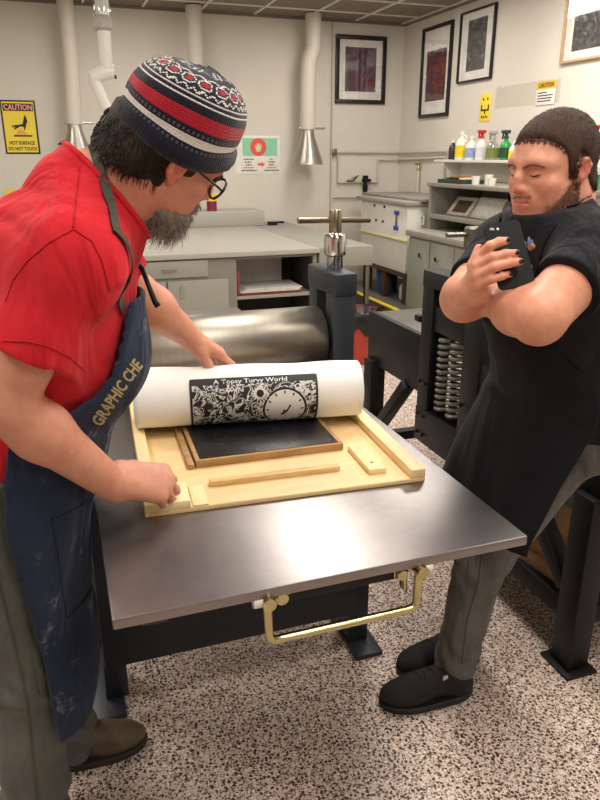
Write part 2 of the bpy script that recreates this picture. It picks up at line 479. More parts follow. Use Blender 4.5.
for k in range(12):
    a = 2 * PI * k / 12; c_, s_ = math.cos(a), math.sin(a); n0 = len(tk)
    for r_, w_ in ((.044, -.002), (.044, .002), (.052, .002), (.052, -.002)): tk.append((r_ * c_ - w_ * s_, r_ * s_ + w_ * c_))
    tf.append((n0, n0 + 1, n0 + 2, n0 + 3))
uv_shape('clock_ticks', tk, tf, M_inkflat, .0026, CU, CA)
hp = [(-.004, .003), (.004, .001), (.010, .012), (.013, .02), (.017, .016), (.012, .006), (.006, -.006), (.001, -.012), (-.008, -.016), (-.012, -.012), (-.006, -.006)]
uv_shape('clock_hands', hp, [tuple(range(len(hp)))], M_inkflat, .0026, CU, CA - 4)
st = []
for k in range(32):
    a = 2 * PI * k / 32; r_ = (.026, .014)[k % 2] * (1 + .15 * math.sin(k * 3)); st.append((r_ * math.cos(a), r_ * math.sin(a)))
st = [(0, 0)] + st
uv_shape('sun_rays', st, [(0, 1 + k, 1 + (k + 1) % 32) for k in range(32)], M_prwhite, .002, .335, 106)
uv_shape('sun_face', *disc(.010, 24), M_inkflat, .0025, .335, 106)

# ================================================================= second press (behind the standing man)
P2 = thing('black_press', 'black etching press behind the man with phone, springs showing in its side frame', 'printing press', (1.8, 2.3, 0))
ZB2 = .875
MB().box(1.5, 2.2, 1.42, 3.14, ZB2 - .02, ZB2 - .001, .003).build('bed', M_dsteel, P2)
s2 = MB(); s2.box(1.468, 1.5, 1.43, 2.2, .62, ZB2 + .004, .004); s2.box(1.468, 1.5, 2.56, 3.15, .62, ZB2 + .004, .004); s2.box(2.2, 2.232, 1.43, 3.15, .62, ZB2 + .004, .004)
s2.build('side_panel', M_black, P2)
MB().box(1.5, 2.2, 3.12, 3.15, .62, ZB2 - .02, .003).build('end_panel', M_black, P2)
for x, y in ((1.482, 1.5), (2.2, 1.5), (1.482, 3.09), (2.2, 3.09)):
    lg = MB().box(x - .04, x + .04, y - .045, y + .045, .012, .64, .004).build('leg', M_black, P2)
    MB().box(x - .06, x + .06, y - .07, y + .07, 0, .012, .002).build('foot_plate', M_black, lg)
MB().bar((1.482, 1.5, .2), (1.482, 2.3, .2), .05, .07).build('side_stretcher', M_black, P2)
MB().bar((1.5, 1.5, .2), (2.2, 1.5, .2), .05, .06).build('end_stretcher', M_black, P2)
MB().bar((1.482, 3.09, .2), (2.2, 3.09, .2), .05, .05).build('end_stretcher', M_black, P2)
MB().bar((1.482, 3.06, .24), (1.482, 2.72, .62), .045, .06, up=(1, 0, 0)).build('brace', M_black, P2)
MB().bar((1.482, 1.55, .28), (1.482, 1.92, .64), .05, .06, up=(1, 0, 0)).build('brace', M_black, P2)
for x0, x1 in ((1.462, 1.56), (2.14, 2.238)):
    h = MB(); h.box(x0, x1, 2.51, 2.6, .4, 1.165, .004); h.box(x0, x1, 2.14, 2.26, .4, 1.165, .004)
    h.box(x0 - .002, x1 + .002, 2.137, 2.603, 1.1, 1.168, .004); h.box(x0 - .002, x1 + .002, 2.137, 2.603, .4, .56, .004)
    h.build('housing', M_black, P2)
M_spring = mat('oiled_spring_steel', rgb(120, 117, 110), .35, .4, var=.1)
for y in (2.44, 2.345):
    pts = []
    for k in range(12 * 10 + 1):
        a = 2 * PI * k / 10; pts.append((1.505 + .034 * math.cos(a), y + .034 * math.sin(a), .58 + .33 * k / 120))
    MB().tube(pts, .009, 8).build('spring', M_spring, P2)
MB().box(1.47, 1.55, 2.265, 2.505, .92, 1.03, .008).build('bearing_block', M_black, P2)
MB().lathe((1.53, 2.37, ZB2 + .125), [(0, 0), (.11, 0), (.11, .64), (0, .64)], 40, 'x', False).build('roller', M_dsteel, P2)
for y in (2.16, 2.24, 2.53, 2.58):
    for z in (.44, .53, .68): MB().lathe((1.452, y, z), [(0, 0), (.008, 0), (.008, .012)], 6, 'x').build('bolt', M_black, P2)
for x in (1.545, 2.19):
    sc = MB().lathe((x, 2.37, 1.165), [(.055, 0), (.058, .004), (.058, .06), (.05, .066), (.03, .068), (.03, .11), (.04, .112), (.041, .19), (.036, .196)], 28).build('pressure_screw', M_dsteel, P2)
    MB().tube([(x - .13, 2.36, 1.335), (x + .13, 2.38, 1.333)], .0095, 12).build('tee_handle', M_dsteel, sc)
MB().box(1.47, 1.5, 2.63, 2.68, .93, .96, .006).build('knob', M_black, P2)
MB().box(1.56, 2.14, 1.52, 1.7, .16, .19, .003).build('shelf_bearer', M_black, P2)
MB().box(1.53, 2.17, 1.56, 2.35, .19, .215, .003).build('lower_shelf', M_black, P2)
for i, (x, y, z, w, L, th, rz, lab) in enumerate((
        (1.56, 1.62, .2155, .2, .62, .05, 8, 'thick brown timber board lowest on the shelf under the black press'),
        (1.6, 1.68, .266, .22, .55, .035, 14, 'brown timber board lying across the middle of the pile under the black press'),
        (1.67, 1.66, .3015, .16, .6, .04, 2, 'short brown timber board topmost of the pile under the black press'))):
    Mx = Matrix.Rotation(math.radians(rz), 4, 'Z'); Mx.translation = (x, y, z)
    tag(MB().box(-.06, w - .06, 0, L, 0, th, .003, Mx).build('timber_board', M_lumber), lab, 'board', 'boards under the black press')

# ================================================================= long grey counter
CT = thing('counter_cabinet', 'long grey counter cabinet with one drawer, two doors and an open cubby', 'cabinet', (.4, 6.4, 0))
cx = MB(); Y0 = 5.46
cx.box(-1.6, 1.36, Y0 + .004, 7.99, .08, .86, .004)
cx.box(1.36, 2.05, Y0 + .6, 7.99, .08, .86, .004)
cx.box(2.02, 2.05, Y0 + .004, Y0 + .62, .08, .86, .002)
cx.box(1.35, 2.03, Y0 + .004, Y0 + .62, .08, .11, .002)
cx.box(1.35, 2.03, Y0 + .004, Y0 + .62, .835, .86, .002)
cx.build('carcass', mat('carcass_grey', rgb(124, 123, 113), .5, var=.05), CT)
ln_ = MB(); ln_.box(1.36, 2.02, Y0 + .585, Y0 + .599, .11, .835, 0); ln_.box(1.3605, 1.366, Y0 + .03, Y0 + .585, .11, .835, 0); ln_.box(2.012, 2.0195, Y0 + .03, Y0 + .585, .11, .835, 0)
ln_.build('cubby_shade_sheets', M_gap, CT)  # dark sheets standing in for the shade inside the cubby
MB().box(-1.62, 2.065, 5.43, 7.99, .86, .9, .004).build('countertop', M_cabtop, CT)
MB().box(1.355, 2.025, Y0 + .004, Y0 + .6, .508, .532, .002).build('cubby_shelf', M_cab, CT)
def pull(b, x, z, vert):
    if vert: b.tube([(x, Y0 - .012, z + .045), (x, Y0 - .034, z + .04), (x, Y0 - .034, z - .04), (x, Y0 - .012, z - .045)], .006, 8)
    else: b.tube([(x - .055, Y0 - .012, z), (x - .05, Y0 - .034, z - .006), (x + .05, Y0 - .034, z - .006), (x + .055, Y0 - .012, z)], .006, 8)
for x0, x1 in ((-1.2, -.42), (-.4, .38), (.43, 1.125)):
    d = MB().box(x0, x1, Y0 - .014, Y0 + .004, .715, .845, .004).build('drawer', M_cab, CT)
    b = MB(); pull(b, (x0 + x1) / 2 + .04, .785, False); b.build('handle', M_chrome, d)
for i, (x0, x1) in enumerate(((-.38, .1), (.105, .39), (.43, .785), (.8, 1.285))):
    d = MB().box(x0, x1, Y0 - .014, Y0 + .004, .1, .69, .004).build('door', M_cab, CT)
    b = MB(); pull(b, x1 - .06 if i % 2 == 0 else x0 + .1, .6, True); b.build('handle', M_chrome, d)
tag(MB().box(-.3, 2.2, 7.5, 7.985, .9005, 1.055, .006).build('raised_slab', M_cabtop), 'long grey raised slab along the wall on top of the counter', 'slab')
M_red = mat('dull_red_card', rgb(140, 62, 58), .6)
tag(MB().box(1.4, 1.93, Y0 + .03, Y0 + .46, .5325, .556, .002).build('red_folder', M_red), 'dark red folder lying in the counter cubby', 'folder')
st = MB()
for k in range(6): st.box(1.39 + .012 * k, 1.9 + .008 * k, Y0 + .015 + .006 * k, Y0 + .4, .5565 + .004 * k, .56 + .004 * k, .0005)
tag(st.build('loose_paper_stack', mat('loose_paper', rgb(206, 200, 194), .7)), 'ragged stack of loose papers on the red folder in the cubby', 'paper stack')
tag(MB().box(1.39, 1.88, Y0 + .44, Y0 + .56, .5325, .80, .002).build('upright_board', mat('pale_board', rgb(196, 188, 184), .6)), 'pale grey board standing upright at the back of the counter cubby', 'board')
tag(MB().box(1.37, 1.386, Y0 + .03, Y0 + .3, .5325, .74, .001).build('red_binder', M_red), 'thin dark red binder standing against the cubby side', 'binder')
# things on the slab and counter
M_yel = mat('yellow_plastic', rgb(236, 205, 40), .4)
cn = thing('can', 'small dark red can with a yellow top on the raised slab', 'can', (1.66, 7.7, 1.0555))
MB().lathe((1.66, 7.7, 1.0555), [(0, 0), (.055, 0), (.055, .1), (.0, .1)], 24, cap=False).build('body', mat('maroon_label', rgb(128, 32, 62), .4), cn)
MB().lathe((1.66, 7.7, 1.1556), [(.05, 0), (.05, .02), (.03, .05), (.012, .06), (0, .062)], 20).build('lid', M_yel, cn)
MB().box(1.63, 1.75, 7.68, 7.72, 1.21, 1.24, .008).build('spout', M_yel, cn)
bs = thing('bench_brush', 'small black brush lying on the counter beside the raised slab', 'brush', (2.32, 7.5, .9))
MB().box(2.235, 2.42, 7.47, 7.53, .918, .94, .01).build('handle', M_black, bs); MB().box(2.235, 2.34, 7.475, 7.525, .9002, .918, .004).build('bristles', M_black, bs)

# grey work table to the right of the counter
TB = thing('work_table', 'low grey metal table with a deep apron, right of the long counter', 'table', (2.31, 6.2, 0))
MB().box(2.07, 2.56, 5.45, 7.95, .735, .9, .006).build('tabletop', M_cab, TB)
for x in (2.1, 2.53):
    for y in (5.5, 7.9): MB().box(x - .02, x + .02, y - .02, y + .02, 0, .735, .003).build('leg', M_dsteel, TB)

# ================================================================= red waste bin with black liner
TR = thing('waste_bin', 'red plastic waste bin with a black liner between the two presses', 'waste bin', (2.33, 5.12, 0))
M_redbin = mat('red_bin_plastic', rgb(168, 58, 44), .5, var=.15)
MB().lathe((2.33, 5.12, 0), [(0, 0), (.15, 0), (.158, .01), (.18, .42), (.17, .425), (.14, .06), (0, .06)], 40, cap=False).build('bucket', M_redbin, TR)
M_bag = mat('black_bin_liner', rgb(24, 23, 24), .3, bump=.6, bscale=25)
b = MB(); prof = [(.186, .27), (.189, .34), (.187, .425), (.178, .437), (.165, .42), (.13, .25), (0, .12)]
n = 60; vs = []
for j, (r, z) in enumerate(prof):
    for k in range(n):
        a = 2 * PI * k / n; w = (.006 * math.sin(9 * a + j) + .004 * math.sin(17 * a)) if j < 5 else 0
        vs.append((2.33 + (r + abs(w)) * math.cos(a), 5.12 + (r + abs(w)) * math.sin(a), z + (.03 * math.sin(5 * a) + .015 * math.sin(11 * a) if j == 0 else 0)))
b.add(vs, [(j * n + k, j * n + (k + 1) % n, (j + 1) * n + (k + 1) % n, (j + 1) * n + k) for j in range(len(prof) - 1) for k in range(n)])
b.build('bin_liner', M_bag, TR, angle=60)
b = MB(); b.tube([(2.49, 5.02, .06), (2.54, 5.0, .05), (2.54, 5.04, .02), (2.48, 5.08, .02)], .008, 8); b.build('foot_loop', M_black, TR)

# ================================================================= white tank on a stand in the corner
PF = thing('floor_platform', 'low dark grey platform with a yellow edge under the white tank', 'platform', (3.6, 6.8, 0))
MB().box(3.12, 4.04, 5.95, 7.8, 0, .175, .004).build('deck', mat('grey_platform', rgb(92, 88, 84), .7), PF)
MB().box(3.10, 3.15, 5.95, 7.8, .1755, .19, .004).build('yellow_edge', M_yel, PF)
SD = thing('tank_stand', 'dark wooden stand carrying the white tank', 'stand', (3.6, 6.8, .1755))
for x in (3.36, 3.94):
    for y in (6.3, 6.8, 7.28): MB().box(x - .04, x + .04, y - .045, y + .045, .1757, .45, .004).build('leg', M_dkwood, SD)
MB().box(3.3, 3.99, 6.24, 7.36, .45, .5, .004).build('stand_top', M_dkwood, SD)
TK = thing('etching_tank', 'tall white plastic tank with a grey lid and blue clips in the corner', 'tank', (3.65, 6.8, .5))
MB().box(3.29, 3.99, 6.24, 7.36, .5005, 1.16, .012).build('body', M_offw, TK)
MB().box(3.27, 3.29, 6.22, 7.38, .81, .835, .004).build('ledge', mat('pale_yellow_trim', rgb(206, 198, 140), .5), TK)
MB().box(3.25, 4.02, 6.2, 7.42, 1.16, 1.2, .006).build('lid', mat('grey_lid', rgb(150, 147, 140), .5), TK)
MB().box(3.4, 4.0, 6.15, 7.6, 1.2005, 1.225, .004).build('lid_board', mat('grey_board', rgb(140, 136, 128), .5), TK)
M_blue = mat('blue_clip', rgb(50, 80, 190), .4)
for z in (.93, 1.08): MB().box(3.278, 3.29, 6.42, 6.52, z - .02, z + .02, .003).build('clip', M_blue, TK)
MB().box(3.28, 3.29, 6.455, 6.485, .95, 1.06, .002).build('gauge', mat('gauge', rgb(110, 92, 84), .4), TK)
for y, z in ((7.0, 1.12), (6.76, 1.12), (6.95, .97), (6.78, .97)): MB().lathe((3.28, y, z), [(.014, 0), (.014, .012)], 12, 'x').build('port', M_black, TK)
b = MB(); b.tube([(3.45, 6.235, .98), (3.45, 6.2, .98), (3.45, 6.2, 1.06), (3.45, 6.235, 1.06)], .012, 8); b.tube([(3.5, 6.235, .9), (3.62, 6.2, .9)], .012, 8)
b.build('pipe', M_white, TK)
# things stored under the tank
jg = thing('storage_jug', 'white plastic jug stored under the white tank', 'jug', (3.5, 6.56, .1757))
MB().lathe((3.5, 6.56, .1757), [(0, 0), (.085, 0), (.09, .02), (.09, .13), (.05, .18), (.02, .2), (.02, .22), (0, .22)], 24, cap=False).build('body', M_offw, jg)
MB().lathe((3.5, 6.56, .396), [(.024, 0), (.024, .02), (0, .021)], 16).build('cap', M_blue, jg)
tag(MB().lathe((3.48, 7.02, .1757), [(0, 0), (.11, 0), (.12, .24), (.11, .24), (.1, .02), (0, .02)], 28, cap=False).build('blue_bucket', mat('teal_bucket', rgb(40, 92, 128), .5)), 'blue bucket stored under the white tank', 'bucket')

# ================================================================= grey counter along the right wall, hutch and clutter
GC = thing('side_counter', 'grey metal counter with tall doors along the right wall behind the black press', 'cabinet', (3.6, 5.1, 0))
MB().box(3.235, 4.045, 4.1, 6.07, .02, .89, .004).build('carcass', mat('dull_grey_steel_paint', rgb(150, 146, 136), .45, var=.06, scale=3), GC)
MB().box(3.2, 4.05, 4.08, 6.1, .9, .955, .006).build('countertop', mat('dull_grey_top', rgb(158, 154, 144), .4, var=.06), GC)
for y0, y1, hy in ((5.66, 6.06, 5.8), (5.24, 5.64, 5.5), (4.82, 5.22, 5.1)):
    d = MB().box(3.22, 3.236, y0, y1, .06, .88, .003).build('door', M_cab, GC)
    MB().lathe((3.196, hy, .745), [(.022, 0), (.024, .01), (.01, .014), (.01, .026)], 16, 'x').build('knob', M_chrome, d)
HU = thing('metal_hutch', 'grey metal open shelf unit standing on the side counter', 'shelf unit', (3.72, 5.0, .9555))
M_hut = mat('hutch_paint', rgb(140, 136, 126), .5, var=.08)
MB().box(3.42, 4.04, 6.04, 6.08, .9555, 1.35, .003).build('side_panel', M_hut, HU); MB().box(3.42, 4.04, 4.12, 4.16, .9555, 1.35, .003).build('side_panel', M_hut, HU)
MB().box(3.98, 4.04, 4.16, 6.04, .9555, 1.35, .003).build('back_panel', M_hut, HU)
MB().box(3.42, 3.98, 4.16, 6.04, 1.06, 1.1, .003).build('shelf', M_hut, HU)
MB().box(3.40, 4.045, 4.1, 6.09, 1.35, 1.385, .004).build('top_panel', M_hut, HU)
# books on the shelf
M_cover = mat('cream_book_cover', rgb(214, 208, 194), .6); M_dpage = mat('brown_cover_picture', rgb(92, 76, 56), .6)
def lean_book(lab, y0, y1, tilt, dark):
    b = thing('book', lab, 'book', (3.6, (y0 + y1) / 2, 1.1005))
    Mx = Matrix.Translation((3.56, 0, 1.1015)) @ Matrix.Rotation(math.radians(tilt), 4, 'Y')
    h = .2
    MB().box(0, .018, y0, y1, 0, h, .002, Mx).build('cover', M_cover, b)
    MB().box(.018, .05, y0 + .004, y1 - .004, .003, h - .004, .001, Mx).build('pages', M_paper, b)
    if dark: MB().box(-.0012, 0, y0 + .05, y1 - .07, .03, h - .04, 0, Mx).build('cover_picture', M_dpage, b)
    else: MB().box(-.0012, 0, y0 + .02, y1 - .05, .02, h - .03, 0, Mx).build('cover_picture', mat('pale_cover_print', rgb(226, 222, 214), .6, var=.2, scale=40), b)
lean_book('cream book with a brown picture leaning back on the hutch shelf', 5.62, 5.98, 38, True)
lean_book('all white book leaning back on the hutch shelf', 5.16, 5.56, 30, False)
tag(MB().box(3.9, 3.93, 4.9, 5.5, 1.1005, 1.33, .002).build('dark_frame_panel', M_gap), 'dark panel standing behind the white book in the hutch', 'panel')
# on top of the hutch
ty = thing('supply_tray', 'shallow dark green tray of wood scraps on top of the hutch', 'tray', (3.55, 5.75, 1.3855))
b = MB(); b.box(3.43, 3.67, 5.55, 5.95, 1.3855, 1.395, .002); b.box(3.43, 3.44, 5.55, 5.95, 1.395, 1.42, .002); b.box(3.66, 3.67, 5.55, 5.95, 1.395, 1.42, .002)
b.box(3.44, 3.66, 5.55, 5.56, 1.395, 1.42, .002); b.box(3.44, 3.66, 5.94, 5.95, 1.395, 1.42, .002)
b.build('tray_body', mat('dark_green_tray', rgb(44, 58, 48), .5), ty)
for y, dz, r_, m_, lb in ((5.62, 0, 14, M_pine, 'pale wood scrap sticking out of the green tray'), (5.74, .014, -20, M_lumber, 'brown wood scrap lying crosswise in the green tray'), (5.84, 0, 9, M_dkwood, 'dark wood scrap at the far end of the green tray')):
    Mx = Matrix.Rotation(math.radians(r_), 4, 'Z'); Mx.translation = (3.55, y, 1.4215 + dz)
    tag(MB().box(-.09, .09, -.025, .025, 0, .014, .002, Mx).build('wood_scrap', m_), lb, 'wood scrap', 'wood scraps in the tray')
for i, (x, y, h, lb) in enumerate(((3.5, 5.42, .07, 'small white cup next to the green tray'), (3.55, 5.3, .085, 'white cup second from the green tray'), (3.5, 5.18, .06, 'squat white cup third from the green tray'))):
    c_ = tag(MB().lathe((x, y, 1.3855), [(0, 0), (.03, 0), (.037, h), (.034, h), (.028, .005), (0, .005)], 20, cap=False).build('cup', M_offw), lb, 'cup', 'cups on the hutch')
# carton at the frame edge
gb = thing('cleaner_bottle', 'green and white bottle on the hutch behind the man with phone', 'bottle', (3.7, 4.23, 1.3855))
MB().lathe((3.7, 4.23, 1.3855), [(0, 0), (.05, 0), (.05, .11), (0, .11)], 24, cap=False).build('green_label', mat('green_label', rgb(26, 140, 100), .4), gb)
MB().lathe((3.7, 4.23, 1.4956), [(.05, 0), (.048, .05), (.02, .085), (.02, .1), (0, .1)], 24).build('white_top', M_offw, gb)

# ================================================================= wall shelf with cleaning bottles
SZ = 1.585
SH = thing('wall_shelf', 'long white shelf on the right wall holding cleaning bottles', 'shelf', (3.95, 5.5, SZ - .03))
MB().box(3.84, 4.058, 4.2, 6.76, SZ - .025, SZ, .003).build('shelf_board', M_white, SH)
for y in (6.6, 5.5, 4.4):
    MB().prism([(0, 0), (0, -.16), (-.02, -.16), (-.18, -.02), (-.18, 0)], (4.056, y, SZ - .0255), (1, 0, 0), (0, 0, 1), (0, 1, 0), .02).build('bracket', M_white, SH)

def bottle(lab, y, h, r, body, label, top, kind, x=3.945):
    b = thing('spray_bottle' if kind == 'spray' else 'cleaner_bottle', lab, 'bottle', (x, y, SZ), 'cleaning bottles on the wall shelf')
    hb = h * (.62 if kind == 'spray' else .85); z = SZ + .0005
    MB().lathe((x, y, z), [(0, 0), (r * .94, 0), (r, .008), (r, hb * .62), (r * .8, hb * .8), (r * .36, hb * .93), (r * .36, hb), (0, hb)], 24, cap=False).build('body', body, b)
    if label: MB().lathe((x, y, z), [(r + .0012, hb * .1), (r + .0012, hb * .58)], 24, cap=False).build('label', label, b)
    if kind == 'spray':
        MB().lathe((x, y, z + hb), [(r * .42, 0), (r * .42, .022), (r * .3, .026), (r * .3, .05)], 14).build('collar', top, b)
        s = MB(); s.box(x - .022, x + .022, y - .035, y + .055, z + hb + .045, z + hb + .075, .006)
        s.bar((x, y + .045, z + hb + .05), (x, y + .06, z + hb + .0), .014, .01); s.box(x - .009, x + .009, y + .05, y + .075, z + hb + .053, z + hb + .07, .003)
        s.build('trigger', top, b)
    elif kind == 'jug':
        MB().lathe((x, y, z + hb), [(r * .4, 0), (r * .4, h - hb), (0, h - hb)], 14, cap=False).build('cap', top, b)
        MB().tube([(x, y - r * .5, z + hb * .98), (x, y - r * 1.02, z + hb * .92), (x, y - r * 1.05, z + hb * .7)], .012, 8).build('handle', body, b)
    else:
        MB().lathe((x, y, z + hb), [(r * .42, 0), (r * .42, h - hb), (0, h - hb)], 14, cap=False).build('cap', top, b)
M_ltyel = mat('yellow_label', rgb(232, 206, 30), .5, var=.25, scale=40); M_ltblu = mat('blue_white_label', rgb(150, 165, 200), .5, var=.4, scale=50)
M_ltgry = mat('printed_white_label', rgb(214, 212, 218), .5, var=.25, scale=60); M_olive = mat('olive_label', rgb(116, 128, 66), .5, var=.3, scale=50)
M_green = mat('bright_green_plastic', rgb(30, 150, 60), .3); M_dkgrn = mat('dark_green_label', rgb(24, 70, 40), .5, var=.5, scale=50)
M_trig = mat('red_trigger', rgb(196, 44, 40), .4); M_plum = mat('dark_purple_bottle', rgb(52, 40, 56), .35); M_grytop = mat('grey_trigger', rgb(170, 166, 160), .45); M_blktop = mat('charcoal_trigger', rgb(48, 56, 60), .45)
bottle('dark purple bottle at the far end of the wall shelf', 6.57, .19, .045, M_plum, None, M_offw, 'plain')
bottle('white jug with yellow label on the wall shelf', 6.4, .27, .068, M_offw, M_ltyel, M_offw, 'jug')
bottle('squat white bottle with blue label on the wall shelf', 6.225, .22, .062, M_offw, M_ltblu, M_offw, 'plain')
bottle('spray bottle with red trigger beside the blue-labelled bottle', 6.06, .31, .052, M_offw, M_ltgry, M_trig, 'spray')
bottle('spray bottle with olive label and grey trigger on the wall shelf', 5.87, .29, .06, M_clear, M_olive, M_grytop, 'spray')
bottle('bright green spray bottle on the wall shelf', 5.67, .29, .052, M_green, M_dkgrn, M_blktop, 'spray')
bottle('plain bottle with yellow label beside the green spray bottle', 5.54, .16, .045, M_offw, M_ltyel, M_offw, 'plain')
bottle('white spray bottle with red trigger behind the seated-back man\'s head'.replace("seated-back man's", "phone-holding man's"), 4.53, .29, .05, M_offw, M_ltgry, M_trig, 'spray')

# ================================================================= wall signs and framed prints
M_sblack = mat('sign_black', rgb(26, 22, 20), .5); M_syel = mat('sign_yellow', rgb(240, 214, 66), .5, var=.04); M_sorg = mat('sign_pink_lettering', rgb(240, 170, 150), .5)
M_swhite = mat('sign_white', rgb(234, 230, 222), .5); M_smaroon = mat('sign_maroon', rgb(70, 20, 18), .5); M_speach = mat('sign_orange', rgb(236, 160, 96), .5)
cs = thing('caution_sign', 'yellow and black CAUTION hot surface sign on the back wall', 'sign', (-.19, YB, 1.64))
MB().box(-.37, -.04, YB - .006, YB - .0005, 1.64, 2.145, .001).build('backing', M_sblack, cs)
ys = YB - .0065; U, Vv, Nn = (1, 0, 0), (0, 0, 1), (0, -1, 0)
MB().box(-.355, -.057, ys - .001, ys, 1.655, 2.13, 0).build('panel', M_syel, cs)
MB().box(-.348, -.064, ys - .002, ys - .001, 2.045, 2.115, 0).build('header', M_smaroon, cs)
b = MB(); place_text(b, 'CAUTION', (-.206, ys - .0025, 2.08), U, Vv, Nn, .265, .055, bold=.025); b.build('header_lettering', M_sorg, cs)
b = MB(); place_text(b, 'HOT SURFACE', (-.205, ys - .0015, 1.745), U, Vv, Nn, .24, .036, bold=.03); b.build('lettering', M_sblack, cs); b = MB(); place_text(b, 'DO NOT TOUCH', (-.205, ys - .0015, 1.69), U, Vv, Nn, .27, .036, bold=.03); b.build('lettering', M_sblack, cs)
b = MB(); b.prism([(-.09, .02), (-.02, .028), (.01, .035), (.035, .11), (.045, .12), (.06, .06), (.045, .03), (.03, -.02), (.018, -.022), (.02, .005), (-.01, .012), (-.05, -.008), (-.07, -.022), (-.075, -.012), (-.06, .004), (-.095, -.002), (-.095, .006), (-.06, .012), (-.095, .012)], (-.19, ys - .0005, 1.89), U, Vv, Nn, .0015); b.build('hand_symbol', M_sblack, cs)
b = MB(); b.prism([(-.07, 0), (-.04, .035), (-.01, .045), (.02, .03), (.05, .0)], (-.19, ys - .0005, 1.824), U, Vv, Nn, .001); b.build('heat_symbol', M_speach, cs)
MB().box(-.275, -.1, ys - .002, ys - .0005, 1.805, 1.82, 0).build('hot_plate_symbol', M_sblack, cs)
tag(MB().box(-.44, -.27, YB - .004, YB - .0005, 1.2, 1.29, 0).build('yellow_notice', M_syel), 'small yellow notice low on the back wall at the picture edge', 'notice')

M_mint = mat('mint_green', rgb(140, 205, 170), .5, var=.04); M_coral = mat('coral_red', rgb(226, 84, 68), .5, var=.04)
po = thing('safety_poster', 'white poster with mint band and red disc on the back wall', 'poster', (2.28, YB, 1.42))
MB().box(2.0, 2.545, YB - .004, YB - .0005, 1.425, 1.835, .001).build('card', M_swhite, po)
MB().box(2.1, 2.51, YB - .005, YB - .004, 1.62, 1.81, 0).build('band', M_mint, po)
b = MB(); b.lathe((2.285, YB - .0055, 1.715), [(0, 0), (.095, 0)], 36, 'y', False); b.build('disc', M_coral, po)
b = MB(); b.prism([(-.02, -.045), (.02, -.045), (.035, -.01), (.04, .03), (.028, .03), (.02, .005), (.016, .045), (.004, .045), (.002, .01), (-.006, .042), (-.018, .04), (-.016, .005), (-.032, .025), (-.04, .015), (-.03, -.015)], (2.285, YB - .006, 1.712), U, Vv, Nn, .001); b.build('hand_symbol', mat('symbol_cream', rgb(206, 214, 170), .5), po)
b = MB(); b.prism([(-.045, .012), (.0, .012), (.0, .03), (.04, 0), (.0, -.03), (.0, -.012), (-.045, -.012)], (2.32, YB - .0045, 1.53), U, Vv, Nn, .001); b.build('arrow_symbol', M_coral, po)
b = MB(); b2 = MB()
for xc, ws in ((2.17, (.12, .09, .07, .13, .17)), (2.44, (.05, .07, .06, .1, .17))):
    for k, w_ in enumerate(ws):
        zz = 1.585 - .03 * k; xx = xc - w_ / 2
        while xx < xc + w_ / 2 - .005:
            q = random.uniform(.008, .022); (b2 if k == 3 or (k == 0 and xc > 2.3) else b).box(xx, xx + q, YB - .005, YB - .004, zz - .007, zz + .007, 0); xx += q + .006
b.build('small_print', M_sblack, po); b2.build('red_small_print', M_coral, po)

def art(name, cols, scale, dist=1.5):
    t = NT(name, .6); v = t.coord('Object')
    n = t.n('TexNoise', Scale=scale, Detail=7, Distortion=dist, Roughness=.7); t.l(v, n.inputs['Vector'])
    n2 = t.noise(v, scale * 6, 4)
    c = t.ramp(n.outputs['Fac'], cols)
    t.color(t.mix(t.ramp(n2, [(.45, (0, 0, 0, 1)), (.6, (.6, .6, .6, 1))]), c, (.02, .015, .02, 1)))
    return t.m
A_dark = [(.3, rgb(60, 24, 30)), (.42, rgb(120, 50, 52)), (.5, rgb(60, 52, 84)), (.58, rgb(140, 96, 104)), (.7, rgb(40, 26, 34))]
A_red = [(.3, rgb(46, 24, 26)), (.45, rgb(150, 62, 52)), (.52, rgb(54, 44, 60)), (.62, rgb(110, 70, 60)), (.75, rgb(28, 20, 24))]
A_grey = [(.3, rgb(20, 20, 20)), (.45, rgb(110, 108, 104)), (.52, rgb(40, 40, 40)), (.62, rgb(150, 148, 142)), (.75, rgb(30, 30, 30))]

def frame(lab, o, u, n, w, h, fw, mt, mb, msides, mf, ma):
    """o = lower-left corner on the wall, u along the wall, n out of the wall"""
    o, u, n = Vector(o), Vector(u), Vector(n); z = Vector((0, 0, 1))
    c = o + u * w / 2
    r = thing('framed_print', lab, 'framed picture', tuple(c))
    Mx = Matrix((u, z, n)).transposed().to_4x4(); Mx.translation = o + n * .001
    b = MB(); b.box(0, w, 0, fw, 0, .03, .003, Mx); b.box(0, w, h - fw, h, 0, .03, .003, Mx); b.box(0, fw, fw, h - fw, 0, .03, .003, Mx); b.box(w - fw, w, fw, h - fw, 0, .03, .003, Mx)
    b.build('frame', mf, r)
    MB().box(fw, w - fw, fw, h - fw, .002, .008, 0, Mx).build('mat_board', M_swhite, r)
    MB().box(fw + msides, w - fw - msides, fw + mb, h - fw - mt, .0085, .0095, 0, Mx).build('picture', ma, r)
    MB().box(fw, w - fw, fw, h - fw, .018, .0195, 0, Mx).build('glass', M_glass, r)
M_fblk = mat('black_frame', rgb(24, 18, 18), .4); M_fwd = wood('pale_wood_frame', rgb(170, 140, 104), rgb(196, 166, 128), (3, 3, 8))
frame('dark purple portrait print in a black frame on the back wall', (3.205, YB, 2.19), (1, 0, 0), (0, -1, 0), .625, .71, .045, .075, .085, .075, M_fblk, art('purple_print', A_dark, 5))
frame('tall black-framed print with wide white margins, nearest the room corner', (XR, 7.52, 2.02), (0, -1, 0), (-1, 0, 0), .625, .90, .035, .2, .13, .07, M_fblk, art('red_print', A_red, 5))
frame('black and white print in a thin black frame between two others', (XR, 6.75, 2.31), (0, -1, 0), (-1, 0, 0), .6, .635, .018, .065, .08, .12, M_fblk, art('ink_print', A_grey, 6))
